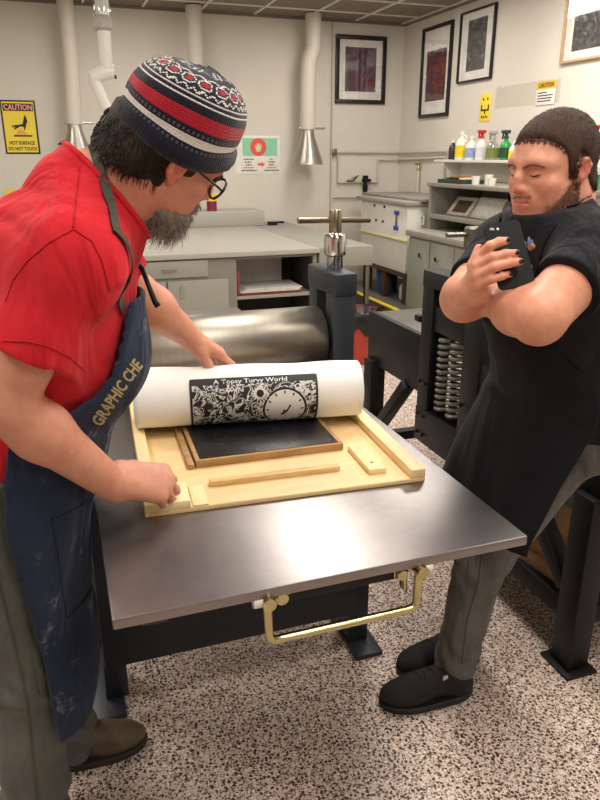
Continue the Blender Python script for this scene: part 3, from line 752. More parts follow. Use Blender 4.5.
frame('grey print in a pale wooden frame, cut by the picture edge', (XR, 5.17, 2.322), (0, -1, 0), (-1, 0, 0), .75, .72, .02, .1, .06, .09, M_fwd, art('pencil_print', A_grey, 4))

ysn = thing('goggles_sign', 'narrow yellow sign with black symbols on the right wall', 'sign', (XR, 6.22, 1.935))
Uy, Nx = (0, -1, 0), (-1, 0, 0); xs = XR - .005
MB().box(xs, XR - .0005, 6.13, 6.315, 1.935, 2.185, .001).build('panel', M_syel, ysn)
b = MB()
for y in (6.185, 6.255): b.lathe((xs - .0015, y, 2.135), [(.012, 0), (.012, .0015)], 12, 'x')
b.box(xs - .0015, xs, 6.155, 6.175, 2.04, 2.085, 0); b.box(xs - .0015, xs, 6.27, 6.29, 2.04, 2.085, 0); b.box(xs - .0015, xs, 6.155, 6.29, 2.03, 2.045, 0); b.box(xs - .0015, xs, 6.212, 6.232, 2.005, 2.03, 0)
for k in range(4): b.box(xs - .0015, xs, 6.17 + .03 * k, 6.185 + .03 * k, 1.965, 1.985 + .006 * (k % 2), 0)
b.build('symbol', M_sblack, ysn)
MB().box(XR - .004, XR - .0005, 5.15, 6.06, 2.04, 2.225, .001).build('acrylic_strip', thin_clear('acrylic_sheet', .035, (.97, .97, .96, 1), .1))
tag(bpy.data.objects['acrylic_strip'], 'clear acrylic strip on the right wall behind the small CAUTION label', 'panel')
cl = thing('caution_label', 'small white CAUTION label with a yellow header on the right wall', 'sign', (XR, 5.32, 2.03))
MB().box(XR - .008, XR - .0045, 5.2, 5.45, 2.03, 2.215, .001).build('card', M_swhite, cl)
MB().box(XR - .0092, XR - .008, 5.2, 5.45, 2.155, 2.215, 0).build('header', mat('amber_header', rgb(226, 176, 40), .5), cl)
b = MB(); place_text(b, 'CAUTION', (XR - .0095, 5.325, 2.185), Uy, Vv, Nx, .2, .036, bold=.03); b.build('lettering', M_sblack, cl); b = MB()
for k, w_ in enumerate((.12, .2, .19, .18)): b.box(XR - .009, XR - .008, 5.43 - w_, 5.43, 2.122 - .022 * k, 2.13 - .022 * k, 0)
b.build('small_print', M_sblack, cl)

# ================================================================= ducts, extraction arm, conduits
M_duct = mat('duct_paint', rgb(204, 196, 184), .5, var=.04)
def duct(lab, pts, r, hood):
    d = thing('fume_duct', lab, 'duct', (pts[-1][0], pts[-1][1], pts[-1][2] if not hood else pts[-1][2] - .3))
    MB().tube(pts, r, 24).build('pipe', M_duct, d)
    if hood:
        x, y, z = pts[-1]
        b = MB(); n = 32
        b.lathe((x, y, z), [(.07, 0), (.072, -.06), (.165, -.33), (.17, -.37), (.165, -.37), (.06, -.06)], n, cap=False)
        b.build('hood', M_galv, d, angle=50)
        MB().box(x - .1, x + .2, y - .01, y + .01, z - .0, z + .02, .004).build('damper', M_galv, d)
duct('white fume duct with metal hood, behind the man in the red shirt', [(.335, 7.75, 3.04), (.335, 7.75, 2.5), (.31, 7.75, 1.92)], .078, True)
duct('white fume duct ending behind the knitted hat', [(1.565, 7.75, 3.04), (1.57, 7.75, 2.4), (1.57, 7.75, 1.95)], .08, False)
duct('white fume duct with metal hood hanging beside the purple portrait', [(2.85, 7.75, 3.04), (2.85, 7.75, 2.72), (2.8, 7.75, 2.58), (2.79, 7.75, 2.4), (2.79, 7.75, 1.9)], .085, True)
EA = thing('extraction_arm', 'jointed white fume arm with clear plastic sleeve hanging from the ceiling', 'extraction arm', (.43, 5, 1.85))
MB().lathe((.435, 5, 2.43), [(.056, 0), (.058, .02), (.055, .1), (.048, .12), (.048, .61), (.0, .61)], 24).build('clear_sleeve', M_clear, EA)
MB().lathe((.43, 5, 2.36), [(.045, 0), (.06, .015), (.06, .07), (.05, .085)], 24).build('collar', M_grytop, EA)
MB().tube([(.44, 5, 3.04), (.435, 5, 2.4), (.43, 5, 2.15)], .042, 20).build('upper_tube', M_white, EA)
MB().tube([(.475, 5, 2.13), (.42, 5, 2.13), (.33, 5, 2.09)], [.04, .052, .045], 20).build('elbow_joint', M_white, EA)
MB().tube([(.34, 5, 2.1), (.42, 5, 1.88), (.47, 5, 1.72)], .036, 20).build('lower_tube', M_white, EA)
MB().lathe((.478, 5, 2.1), [(.012, 0), (.012, .012)], 10, 'x').build('clamp_knob', M_black, EA)

M_pipe = mat('painted_conduit', rgb(196, 190, 178), .5, var=.05)
def pipe(lab, pts, r=.014, name='wall_pipe'):
    return tag(MB().tube(pts, r, 10).build(name, M_pipe), lab, 'pipe')
yb = YB - .03; xr = XR - .03
pipe('long level pipe round the corner of the two walls', [(3.22, yb, 1.664), (xr, yb, 1.66), (xr, 6.85, 1.668)])
pipe('pipe stepping down and up again above the white tank', [(3.25, yb, 1.64), (3.25, yb, 1.325), (3.765, yb, 1.322), (3.765, yb, 1.58), (xr + .004, yb, 1.58), (xr + .004, 6.87, 1.605), (xr + .004, 6.87, 1.36)])
pipe('thin level pipe low on the back wall left of the tank', [(3.2, yb, 1.155), (3.62, yb, 1.15)], .01)
pipe('thin vertical conduit on the back wall beside the hooded duct', [(3.165, yb, 3.0), (3.165, yb, .95)], .009)
pipe('short white riser pipe under the brass tap', [(xr, 7.44, 1.22), (xr, 7.44, 1.46)], .02)
va = thing('black_valve', 'black valve hanging on the stepped pipe', 'valve', (3.6, yb, 1.22))
b = MB(); b.lathe((3.6, yb - .02, 1.2), [(.012, 0), (.03, .02), (.032, .09), (.02, .1), (.02, .15), (.034, .16), (.034, .2), (0, .2)], 16); b.build('body', M_black, va)
b = MB(); b.tube([(3.545, yb - .05, 1.345), (3.655, yb - .05, 1.345)], .018, 10); b.build('lever', M_black, va)
v2 = thing('wall_tap', 'small grey tap with lever on the stepped pipe', 'tap', (3.43, yb, 1.33))
b = MB(); b.tube([(3.36, yb - .02, 1.342), (3.44, yb - .03, 1.345), (3.47, yb - .06, 1.39)], .012, 8); b.build('body', M_dsteel, v2)
b = MB(); b.tube([(3.41, yb - .04, 1.37), (3.50, yb - .05, 1.4)], .008, 8); b.build('lever', M_dsteel, v2)
v3 = thing('brass_tap', 'brass tap on the white riser near the wall shelf', 'tap', (xr, 7.44, 1.461))
MB().lathe((xr, 7.44, 1.461), [(.016, 0), (.016, .05), (.012, .06), (.012, .08)], 12).build('body', M_brass, v3)
b = MB(); b.tube([(xr - .01, 7.38, 1.54), (xr - .01, 7.5, 1.53)], .012, 8); b.build('handle', mat('tap_handle', rgb(150, 120, 90), .4), v3)
v4 = thing('junction_box', 'small grey junction box at the end of the level pipe', 'junction box', (3.19, yb, 1.62))
MB().box(3.165, 3.225, YB - .06, YB - .001, 1.63, 1.7, .008).build('cover', M_dsteel, v4)
# ================================================================= organic shapes: smooth blends of tapered volumes
class Vol:
    def __init__(s, lo, hi, h):
        s.lo = np.array(lo, np.float32); s.h = h
        s.n = np.ceil((np.array(hi) - np.array(lo)) / h).astype(int) + 1
        s.f = np.full(tuple(s.n), .06, np.float32)
    def grid(s, lo, hi):
        i0 = np.clip(np.floor((np.array(lo) - s.lo) / s.h).astype(int), 0, s.n - 1)
        i1 = np.clip(np.ceil((np.array(hi) - s.lo) / s.h).astype(int) + 1, 1, s.n)
        ax = [(s.lo[k] + s.h * np.arange(i0[k], i1[k])).astype(np.float32) for k in range(3)]
        return tuple(slice(a, b) for a, b in zip(i0, i1)), np.meshgrid(*ax, indexing='ij', sparse=True)
    def op(s, pr, mode='+'):
        """pr = (dist_fn, centre, radius, blend)"""
        fn, c, r, k = pr
        pad = .035 + k
        sl, (X, Y, Z) = s.grid(np.array(c) - r - pad, np.array(c) + r + pad)
        a = s.f[sl]
        if a.size == 0: return s
        d = fn(X, Y, Z).astype(np.float32)
        if mode == '+':
            if k > 0:
                q = np.clip(.5 + .5 * (a - d) / k, 0, 1); s.f[sl] = a * (1 - q) + d * q - k * q * (1 - q)
            else: s.f[sl] = np.minimum(a, d)
        elif mode == '-':
            d = -d
            if k > 0:
                q = np.clip(.5 + .5 * (d - a) / k, 0, 1); s.f[sl] = a * (1 - q) + d * q + k * q * (1 - q)
            else: s.f[sl] = np.maximum(a, d)
        return s
    def run(s, prs):
        for p in prs:
            if p[0] == '-': s.op(p[1], '-')
            else: s.op(p)
        return s
    def full(s):
        return s.grid(s.lo, s.lo + s.h * s.n)[1]
    def mesh(s, smooth=1):
        f = s.f; g = f < 0
        c = np.zeros(tuple(s.n - 1), np.int8); nb = [(i, j, k) for i in (0, 1) for j in (0, 1) for k in (0, 1)]
        N = s.n
        for i, j, k in nb: c += g[i:N[0] - 1 + i, j:N[1] - 1 + j, k:N[2] - 1 + k]
        idx = np.argwhere((c > 0) & (c < 8)); del c
        val = np.stack([f[idx[:, 0] + i, idx[:, 1] + j, idx[:, 2] + k] for i, j, k in nb], 1)
        off = np.array(nb, np.float32); acc = np.zeros((len(idx), 3), np.float32); cnt = np.zeros(len(idx), np.float32)
        for a in range(8):
            for b in range(a + 1, 8):
                if np.abs(off[a] - off[b]).sum() != 1: continue
                va, vb = val[:, a], val[:, b]; m = (va < 0) != (vb < 0)
                t = np.where(m, va / np.where(m, va - vb, 1), 0)
                acc += np.where(m[:, None], off[a] + (off[b] - off[a]) * t[:, None], 0); cnt += m
        v = s.lo + s.h * (idx + acc / cnt[:, None])
        ids = np.full(tuple(N - 1), -1, np.int32); ids[idx[:, 0], idx[:, 1], idx[:, 2]] = np.arange(len(idx))
        F = []
        for ax in range(3):
            sa = [slice(None)] * 3; sb = [slice(None)] * 3; sa[ax] = slice(0, -1); sb[ax] = slice(1, None)
            ga, gb = g[tuple(sa)], g[tuple(sb)]
            e = np.argwhere(ga != gb)
            u, w = (ax + 1) % 3, (ax + 2) % 3
            e = e[(e[:, u] > 0) & (e[:, w] > 0) & (e[:, u] < N[u] - 1) & (e[:, w] < N[w] - 1)]
            q = []
            for du, dw in ((1, 1), (0, 1), (0, 0), (1, 0)):
                p = e.copy(); p[:, u] -= du; p[:, w] -= dw; q.append(ids[p[:, 0], p[:, 1], p[:, 2]])
            q = np.stack(q, 1); ins = ga[e[:, 0], e[:, 1], e[:, 2]]
            q[~ins] = q[~ins][:, ::-1]; F.append(q)
        F = np.concatenate(F); F = F[(F >= 0).all(1)]
        for _ in range(smooth):
            sm = np.zeros_like(v); n = np.zeros(len(v), np.float32)
            for a, b in ((0, 1), (1, 2), (2, 3), (3, 0)):
                np.add.at(sm, F[:, a], v[F[:, b]]); np.add.at(sm, F[:, b], v[F[:, a]]); np.add.at(n, F[:, a], 1); np.add.at(n, F[:, b], 1)
            v = v * .5 + .5 * sm / np.maximum(n, 1)[:, None]
        return v, F

class Frame:
    """local axes: x to the figure's right, y forward, z up"""
    def __init__(s, o, fwd, up=(0, 0, 1), s_=1.0):
        f = Vector(fwd).normalized(); r = f.cross(Vector(up)).normalized(); u = r.cross(f)
        s.o = np.array(o, float); s.A = np.array((r, f, u), float); s.s = s_
    def w(s, p): return s.o + s.s * (np.array(p, float) @ s.A)
    def loc(s, X, Y, Z):
        x, y, z = X - s.o[0], Y - s.o[1], Z - s.o[2]
        return [((x * a[0] + y * a[1] + z * a[2]) / s.s).astype(np.float32) for a in s.A]
    def lv(s, v): return (v - s.o) @ s.A.T / s.s

def seg(a, b, ra, rb=None, k=.02, F=None):
    rb = ra if rb is None else rb
    if F is not None: a, b, ra, rb = F.w(a), F.w(b), ra * F.s, rb * F.s
    a = np.array(a, float); b = np.array(b, float); d = b - a; L2 = max(float(d @ d), 1e-9)
    def fn(X, Y, Z):
        x, y, z = X - a[0], Y - a[1], Z - a[2]
        t = np.clip((x * d[0] + y * d[1] + z * d[2]) / L2, 0, 1)
        return np.sqrt((x - t * d[0]) ** 2 + (y - t * d[1]) ** 2 + (z - t * d[2]) ** 2) - (ra + (rb - ra) * t)
    return fn, (a + b) / 2, L2 ** .5 / 2 + max(ra, rb), k

def ell(c, r, k=.02, F=None, ax=None):
    """ellipsoid; ax = optional frame for its axes"""
    if F is not None:
        c2 = F.w(c); fr = Frame(c2, F.A[1], F.A[2], F.s)
    else:
        c2 = np.array(c, float); fr = ax and Frame(c2, ax[0], ax[1])
    r = np.array(r, float); sc = F.s if F is not None else 1.0
    def fn(X, Y, Z):
        if fr: x, y, z = fr.loc(X, Y, Z)
        else: x, y, z = X - c2[0], Y - c2[1], Z - c2[2]
        k0 = np.sqrt((x / r[0]) ** 2 + (y / r[1]) ** 2 + (z / r[2]) ** 2)
        k1 = np.sqrt((x / r[0] ** 2) ** 2 + (y / r[1] ** 2) ** 2 + (z / r[2] ** 2) ** 2)
        return sc * k0 * (k0 - 1) / np.maximum(k1, 1e-6)
    return fn, c2, float(r.max()) * sc, k

def chain(pts, rs, k=.01, F=None):
    return [seg(pts[i], pts[i + 1], rs[i], rs[i + 1], k, F) for i in range(len(pts) - 1)]

def sdf_obj(name, v, F, m, parent, col=None):
    o = np.array(LOC[parent.name]); me = bpy.data.meshes.new(name)
    me.vertices.add(len(v)); me.vertices.foreach_set('co', (v - o).astype(np.float32).ravel())
    me.loops.add(F.size); me.loops.foreach_set('vertex_index', F.astype(np.int32).ravel())
    me.polygons.add(len(F)); me.polygons.foreach_set('loop_start', np.arange(0, F.size, 4, dtype=np.int32))
    me.polygons.foreach_set('loop_total', np.full(len(F), 4, np.int32))
    me.update(calc_edges=True); me.validate()
    me.polygons.foreach_set('use_smooth', [True] * len(me.polygons))
    if col is not None:
        at = me.attributes.new('tint', 'FLOAT_COLOR', 'POINT')
        at.data.foreach_set('color', np.concatenate([col, np.ones((len(col), 1))], 1).astype(np.float32).ravel())
    me.materials.append(m)
    ob = bpy.data.objects.new(name, me); COL.objects.link(ob); ob.parent = parent; LOC[ob.name] = tuple(o)
    return ob

def keep(v, F, mask):
    F = F[mask[F].all(1)]; used = np.unique(F); mp = np.full(len(v), -1); mp[used] = np.arange(len(used))
    return v[used], mp[F]

def sstep(x, a, b):
    t = np.clip((x - a) / (b - a), 0, 1); return t * t * (3 - 2 * t)

def bump_noise(X, Y, Z, s, seed=0):
    """cheap smooth wobble in -1..1"""
    return (np.sin(X * s + 1.3 * np.sin(Y * s * .9 + seed)) + np.sin(Y * s * 1.1 + 1.7 * np.sin(Z * s * .8 + seed * 2)) + np.sin(Z * s * .95 + 1.1 * np.sin(X * s * 1.2 - seed))) / 3

# ---------------------------------------------------------------- anatomy
def head_prims(F, nose=1.0, ears=True, jowl=0.0):
    P = [ell((0, -.014, .035), (.077, .098, .09), .0, F),
         ell((0, .028, .02), (.068, .07, .075), .03, F),
         ell((0, .035, -.03), (.062, .058, .07), .03, F),
         ell((0, .032, -.07), (.05 + jowl, .052, .042), .03, F),
         seg((0, .070, -.098), (0, .074, -.094), .019, .017, .022, F)]
    for s in (-1, 1):
        P += [seg((s * .052, -.002, -.055), (s * .022, .066, -.096), .019 + jowl, .016, .025, F),
              ell((s * .043, .062, -.026), (.022 + jowl * .7, .02, .02), .02, F),
              ell((s * (.036 + jowl), .044, -.054), (.02, .028, .028), .03, F),
              seg((s * .010, .088, .021), (s * .034, .087, .026), .0078, .0075, .02, F),
              seg((s * .034, .087, .026), (s * .056, .066, .018), .0075, .007, .02, F),
              ('-', ell((s * .0325, .101, .001), (.017, .017, .0115), .016, F)),
              ell((s * .032, .0755, .002), (.0165, .0145, .0135), .005, F),
              seg((s * .018, .0885, .0005), (s * .032, .0915, -.004), .0022, .0024, .003, F),
              seg((s * .032, .0915, -.004), (s * .046, .083, -.001), .0024, .002, .003, F)]
    P += [seg((0, .088, .016), (0, .1 + .006 * nose, -.008), .0085, .0095, .014, F),
          seg((0, .1 + .006 * nose, -.008), (0, .113 * nose, -.028), .0095, .0115, .008, F),
          ell((0, .1125 * nose, -.031), (.0125, .011, .0105), .006, F)]
    for s in (-1, 1):
        P += [ell((s * .0125, .1, -.034), (.0082, .012, .0085), .006, F),
              ('-', ell((s * .0065, .104, -.0425), (.0036, .006, .004), .003, F)),
              seg((s * .018, .092, -.04), (s * .03, .078, -.066), .006, .007, .015, F)]
    P += [ell((0, .081, -.062), (.03, .02, .022), .016, F)]
    for s in (-1, 1):
        P += [seg((0, .0995, -.0595), (s * .012, .0975, -.058), .0046, .0046, .006, F), seg((s * .012, .0975, -.058), (s * .025, .0875, -.063), .0046, .003, .006, F),
              seg((0, .098, -.0705), (s * .013, .0955, -.0705), .0056, .0054, .006, F), seg((s * .013, .0955, -.0705), (s * .024, .0875, -.0645), .0054, .003, .006, F),
              ('-', seg((0, .106, -.0648), (s * .014, .102, -.0645), .0024, .0022, .003, F)), ('-', seg((s * .014, .102, -.0645), (s * .027, .089, -.0645), .0022, .0016, .003, F))]
    for s in ((-1, 1) if ears else ()):                     # ears
        q = .82
        def e(a, b, c): return (s * (.077 + (a - .077) * q), -.004 + (b + .002) * q, -.002 + c * q)
        E = [e(.074, .014, -.006), e(.081, .014, .012), e(.088, .002, .026), e(.092, -.014, .024), e(.093, -.021, .008), e(.089, -.016, -.010), e(.082, -.004, -.024), e(.076, .006, -.032), e(.073, .011, -.024)]
        P += chain(E, [.0035, .0038, .004, .004, .0038, .0038, .0046, .0052, .0042], .006, F)
        P += [ell(e(.083, -.005, 0), (.0055, .0155, .0215), .008, F), ('-', ell(e(.092, .003, -.002), (.007, .0075, .011), .005, F)),
              seg(e(.078, .013, -.002), e(.079, .013, -.012), .0038, .0036, .004, F),
              seg(e(.087, -.008, .014), e(.087, -.01, -.006), .0027, .0027, .004, F)]
    return P

def hand_prims(wr, yd, zd, right, bends, spread=(8, 1, -5, -12), thumb=((.035, .02, -.012), (.5, .8, -.3), 20), sc=1.0, thick=1.0):
    """palm, four fingers bent at three joints and a thumb; returns prims and finger-tip frames"""
    yd = Vector(yd).normalized(); zd = Vector(zd); zd = (zd - yd * zd.dot(yd)).normalized()
    xd = zd.cross(yd) if right else yd.cross(zd)           # towards the thumb
    wr = Vector(wr)
    def W(a, b, c): return wr + (xd * a + yd * b + zd * c) * sc
    K = [(.028, .086, .002), (.009, .090, .005), (-.010, .086, .003), (-.028, .077, -.002)]
    Ls = [(.043, .026, .021), (.047, .029, .022), (.043, .027, .021), (.034, .021, .018)]
    Rr = [.0098, .0100, .0095, .0083]
    P = []; tips = []
    for i in range(4):
        P.append(seg(W(K[i][0] * .55, .005, 0), W(*K[i]), .0185 * sc * thick, .0122 * sc * thick, .018))
        a = math.radians(spread[i]); dirn = (xd * math.sin(a) + yd * math.cos(a)).normalized(); axis = dirn.cross(zd).normalized()
        p = W(*K[i]); r = Rr[i] * sc * thick; tot = 0
        for j in range(3):
            tot -= math.radians(bends[i][j])
            d = Matrix.Rotation(tot, 3, axis) @ dirn
            q = p + d * Ls[i][j] * sc
            P.append(seg(p, q, r * (1 - .07 * j), r * (1 - .07 * (j + 1)) * (.92 if j == 2 else 1), .004 if j else .006)); p = q
        tips.append((p, d))
    tb, td, tbend = thumb
    p = W(*tb); P.append(seg(W(.012, .008, -.006), p, .019 * sc, .0155 * sc, .016))
    d = (xd * td[0] + yd * td[1] + zd * td[2]).normalized(); axis = d.cross(zd).normalized()
    for j, L in enumerate((.038, .03, .024)):
        q = p + d * L * sc; P.append(seg(p, q, (.0135, .0118, .0108)[j] * sc, (.0118, .0108, .0088)[j] * sc, .01)); p = q
        d = Matrix.Rotation(-math.radians(tbend), 3, axis) @ d
    return P, tips

def skin_mat(name, rough=.45):
    t = NT(name, rough); a = t.n('Attribute'); a.attribute_name = 'tint'
    v = t.coord('Object'); n = t.noise(v, 55, 5, .7); n2 = t.noise(v, 14, 3)
    c = t.mix(t.ramp(n, [(.4, (0, 0, 0, 1)), (.75, (.28, .28, .28, 1))]), a.outputs['Color'], rgb(150, 84, 66))
    c = t.mix(t.ramp(n2, [(.45, (0, 0, 0, 1)), (.7, (.18, .18, .18, 1))]), c, rgb(196, 110, 90))
    t.color(c); t.bump(t.noise(v, 420, 3), .12, .0006)
    t.b.inputs['Subsurface Weight'].default_value = .12; t.b.inputs['Subsurface Radius'].default_value = (1, .3, .15); t.b.inputs['Subsurface Scale'].default_value = .006
    t.b.inputs['Specular IOR Level'].default_value = .35
    return t.m
def cloth_mat(name, a, b, scale=6, weave=700, rough=.9, bump=.25, wear=None, fold=.7):
    t = NT(name, rough); v = t.coord('Object')
    c = t.ramp(t.noise(v, scale, 5, .65), [(.3, a), (.7, b)])
    if wear:
        c = t.mix(t.ramp(t.noise(v, wear[1], 6, .75), [(wear[2], (0, 0, 0, 1)), (wear[2] + .05, (.8, .8, .8, 1))]), c, wear[0])
    t.color(c)
    f1 = t.n('TexNoise', Scale=7, Detail=3.0, Distortion=1.0); t.l(t.coord('Object', (1, 1, .35), (.5, .35, 0)), f1.inputs['Vector'])
    b1 = t.n('Bump'); b1.inputs['Strength'].default_value = fold; b1.inputs['Distance'].default_value = .06; t.l(f1.outputs['Fac'], b1.inputs['Height'])
    b2 = t.n('Bump'); b2.inputs['Strength'].default_value = bump; b2.inputs['Distance'].default_value = .0006; t.l(t.noise(v, weave, 2), b2.inputs['Height'])
    t.l(b1.outputs['Normal'], b2.inputs['Normal']); t.l(b2.outputs['Normal'], t.b.inputs['Normal'])
    t.b.inputs['Specular IOR Level'].default_value = .15
    t.b.inputs['Sheen Weight'].default_value = .06
    return t.m
def hair_mat(name, a, b, stretch=(90, 90, 14), rough=.6):
    t = NT(name, rough); v = t.coord('Object', stretch); n = t.noise(v, 5, 4, .7)
    t.color(t.ramp(n, [(.3, a), (.7, b)])); t.bump(n, .6, .002); t.b.inputs['Specular IOR Level'].default_value = .25
    return t.m
def strands(name, roots, m, parent, w=.0009):
    """roots: list of polylines (points); each a thin three-sided tapering hair"""
    vs = []; fs = []
    for pl in roots:
        n0 = len(vs); n = len(pl)
        for i, p in enumerate(pl):
            d = Vector(pl[min(i + 1, n - 1)]) - Vector(pl[max(i - 1, 0)]); d.normalize()
            a = d.cross(Vector((.3, .5, .81))).normalized(); b = d.cross(a); r = w * (1 - .85 * i / (n - 1))
            for k in range(3):
                q = Vector(p) + (a * math.cos(2.094 * k) + b * math.sin(2.094 * k)) * r; vs.append(tuple(q))
        for i in range(n - 1):
            for k in range(3):
                a_ = n0 + i * 3 + k; b_ = n0 + i * 3 + (k + 1) % 3; fs.append((a_, b_, b_ + 3, a_ + 3))
    return obj(name, vs, fs, m, parent, angle=180)

M_dye = mat('hem_thread', rgb(150, 30, 34), .9)
M_lens = thin_clear('spectacle_lens', .1)
def shoe(name, F, L, w, m_up, m_sole, parent, high=.0, lace=None):
    """F: frame at the heel on the floor, y towards the toe"""
    lo = np.min([F.w((a, b, c)) for a in (-.09, .09) for b in (-.06, L + .05) for c in (0, .2)], 0); hi = np.max([F.w((a, b, c)) for a in (-.09, .09) for b in (-.06, L + .05) for c in (0, .2)], 0)
    V = Vol(lo - .02, hi + .02, .004)
    V.run([seg((0, .045, .045), (0, .05, .085 + high), .04, .042, .03, F), ell((0, L - .075, .038), (w * .5, .085, .035), .03, F), ell((.0, L * .5, .052), (w * .42, .11, .04), .03, F), ell((0, .05, .04), (w * .4, .052, .045), .03, F), seg((0, .09, .085 + high * .5), (0, L * .62, .062), .034, .028, .03, F)])
    x, y, z = F.loc(*V.full()); V.f = np.maximum(V.f, .018 - z)
    up = sdf_obj(name, *V.mesh(), m_up, parent)
    V = Vol(lo - .02, hi + .02, .004)
    V.run([ell((0, L - .09, .02), (w * .54, .1, .06), .0, F), ell((0, .06, .02), (w * .43, .067, .06), .05, F), ell((0, L * .5, .02), (w * .44, .12, .06), .05, F)])
    x, y, z = F.loc(*V.full()); V.f = np.maximum(V.f, np.maximum(z - .024, .001 - z))
    sdf_obj('sole', *V.mesh(), m_sole, up)
    return up
# ================================================================= man in the red shirt, leaning over the press bed
MA = thing('person', 'bearded person in red shirt, knitted hat and blue apron, leaning over the press bed', 'person', (-.08, 1.5, 0))
HF = Frame((.212, 1.372, 1.626), (.945 * .891, .326 * .891, -.454), (0, -.36, .93), 1.02)
HF.jowl, HF.nose = .004, 1.0
shN, elN, wrN = (.025, 1.25, 1.45), (-.115, 1.235, 1.215), (.062, 1.318, .985)
shF, elF, wrF = (.04, 1.6, 1.46), (.175, 1.72, 1.30), (.316, 1.825, 1.158)
neck0 = (.075, 1.43, 1.535)
V = Vol((-.22, 1.12, .92), (.52, 2.02, 1.78), .0032)
PH = head_prims(HF, 1.0, jowl=.004)
handN, tipN = hand_prims((.066, 1.326, 1.0), (.93, .12, -.33), (.3, -.52, .8), True, ((46, 56, 30), (50, 56, 30), (54, 56, 30), (56, 52, 30)), (7, 1, -6, -13), ((.036, .035, -.016), (.25, .75, -.6), 14), 1.2, 1.0)
handF, tipF = hand_prims(wrF, (.70, .24, -.52), (.50, .0, .82), False, ((10, 14, 10), (22, 26, 16), (30, 34, 20), (36, 38, 22)), (8, 0, -7, -14), ((.030, .03, -.016), (.22, .85, -.45), 10), 1.14, 1.0)
V.run(PH)
V.run([seg((0, -.03, -.05), (0, -.035, -.10), .062, .064, .03, HF), seg(HF.w((0, -.04, -.07)), neck0, .063, .072, .03),
       seg(neck0, (-.08, 1.46, 1.05), .09, .12, .05), seg(neck0, shN, .06, .055, .04), seg(neck0, shF, .06, .055, .04)])
for sh, el, wr, pp in ((shN, elN, wrN, handN), (shF, elF, wrF, handF)):
    sh, el, wr = np.array(sh), np.array(el), np.array(wr)
    V.run([seg(sh, el, .058, .05, .03), seg(el, el + (wr - el) * .3, .05, .051, .02), seg(el + (wr - el) * .3, wr, .051, .033, .03)])
    V.run(pp)
sk, skF = V.mesh(); del V
L = HF.lv(sk)
def skin_tint(L, head, base, red, face):
    """natural colour differences of skin: redder ears, nose, cheeks, lips, hands"""
    col = np.tile(np.array(base[:3]), (len(L), 1))
    def mixin(mask, c, amt): col[:] = col * (1 - amt * mask[:, None]) + np.array(c[:3]) * amt * mask[:, None]
    near = lambda c, r: np.exp(-(((L - np.array(c)) / np.array(r)) ** 2).sum(1))
    inh = (np.abs(L) < .2).all(1).astype(float)
    mixin(inh, face, .7)
    for s in (-1, 1):
        mixin(near((s * .086, -.004, 0), (.014, .026, .034)), red, .75); mixin(near((s * .045, .075, -.03), (.02, .02, .018)), red, .4)
    mixin(near((0, .112, -.03), (.016, .014, .014)), red, .5)
    mixin(near((0, .1, -.065), (.022, .01, .0085)), rgb(176, 92, 88), .85)
    return col, mixin, near
col, mixin, near = skin_tint(L, HF, rgb(208, 148, 122), rgb(206, 108, 88), rgb(206, 140, 116))
body = sdf_obj('body', sk, skF, skin_mat('ruddy_skin'), MA, col)

# ---- clothes
def torso_m1(g=0.0, k=.06):
    return [seg((-.185, 1.42, .93), (-.175, 1.55, .93), .115 + g, .115 + g, .0), ell((-.105, 1.465, 1.10), (.16 + g, .165 + g, .17 + g), k), ell((-.03, 1.435, 1.28), (.16 + g, .185 + g, .18 + g), k),
            ell((-.005, 1.43, 1.40), (.135 + g, .185 + g, .14 + g), k), seg((-.05, 1.34, 1.445), (-.045, 1.52, 1.445), .07 + g, .07 + g, k), seg((.045, 1.42, 1.49), np.array(neck0) + np.array((.052, -.012, .05)), .088 + g, .074 + g, k),
            seg((.05, 1.40, 1.515), shN, .066 + g, .066 + g, .07), seg((-.06, 1.40, 1.47), shN, .06 + g, .06 + g, .07), seg((.05, 1.46, 1.525), shF, .062 + g, .072 + g, .05)]
V = Vol((-.3, 1.08, .93), (.3, 1.86, 1.68), .005)
for sh, el in ((shN, elN), (shF, elF)):
    sh, el = np.array(sh), np.array(el); e = sh + (el - sh) * .66; d = (el - sh) / np.linalg.norm(el - sh)
    V.run([seg(sh, e + d * .1, .068, .09, .04)])
    X, Y, Z = V.full(); q = (X - e[0]) * d[0] + (Y - e[1]) * d[1] + (Z - e[2]) * d[2]
    rad = np.sqrt(np.maximum((X - e[0]) ** 2 + (Y - e[1]) ** 2 + (Z - e[2]) ** 2 - q * q, 0))
    V.f = np.where((rad < .125) & (q > -.03) & (q < .2), np.maximum(V.f, q), V.f)
    V.op(seg(e - d * .07, e + d * .15, .05, .072, .0), '-')
V.run([(p[0], p[1], p[2], max(p[3], .06)) for p in torso_m1()])
CN = np.array((.78, .06, .62)); CN /= np.linalg.norm(CN); C0 = np.array(neck0) + np.array((.026, -.004, .03))
V.run([seg(neck0, np.array(neck0) + np.array((.06, -.01, .045)), .086, .08, .05), seg(neck0, shN, .07, .066, .05), seg(neck0, shF, .07, .066, .05), seg(neck0, (-.08, 1.46, 1.05), .1, .128, .05)])
X, Y, Z = V.full()
cr = lambda a: (1 - np.abs(np.sin(a))) ** 3
fold = .0045 * cr(13 * (X * .75 + Z * .5 - Y * .2) + 2.2 * np.sin(Z * 11 + Y * 6) + 1.5 * np.sin(X * 13)) + .0040 * cr(12 * (Z * .9 - X * .55 + Y * .3) + 2 * np.sin(X * 12 + Y * 8)) * sstep(1.42 - Z, 0, .15)
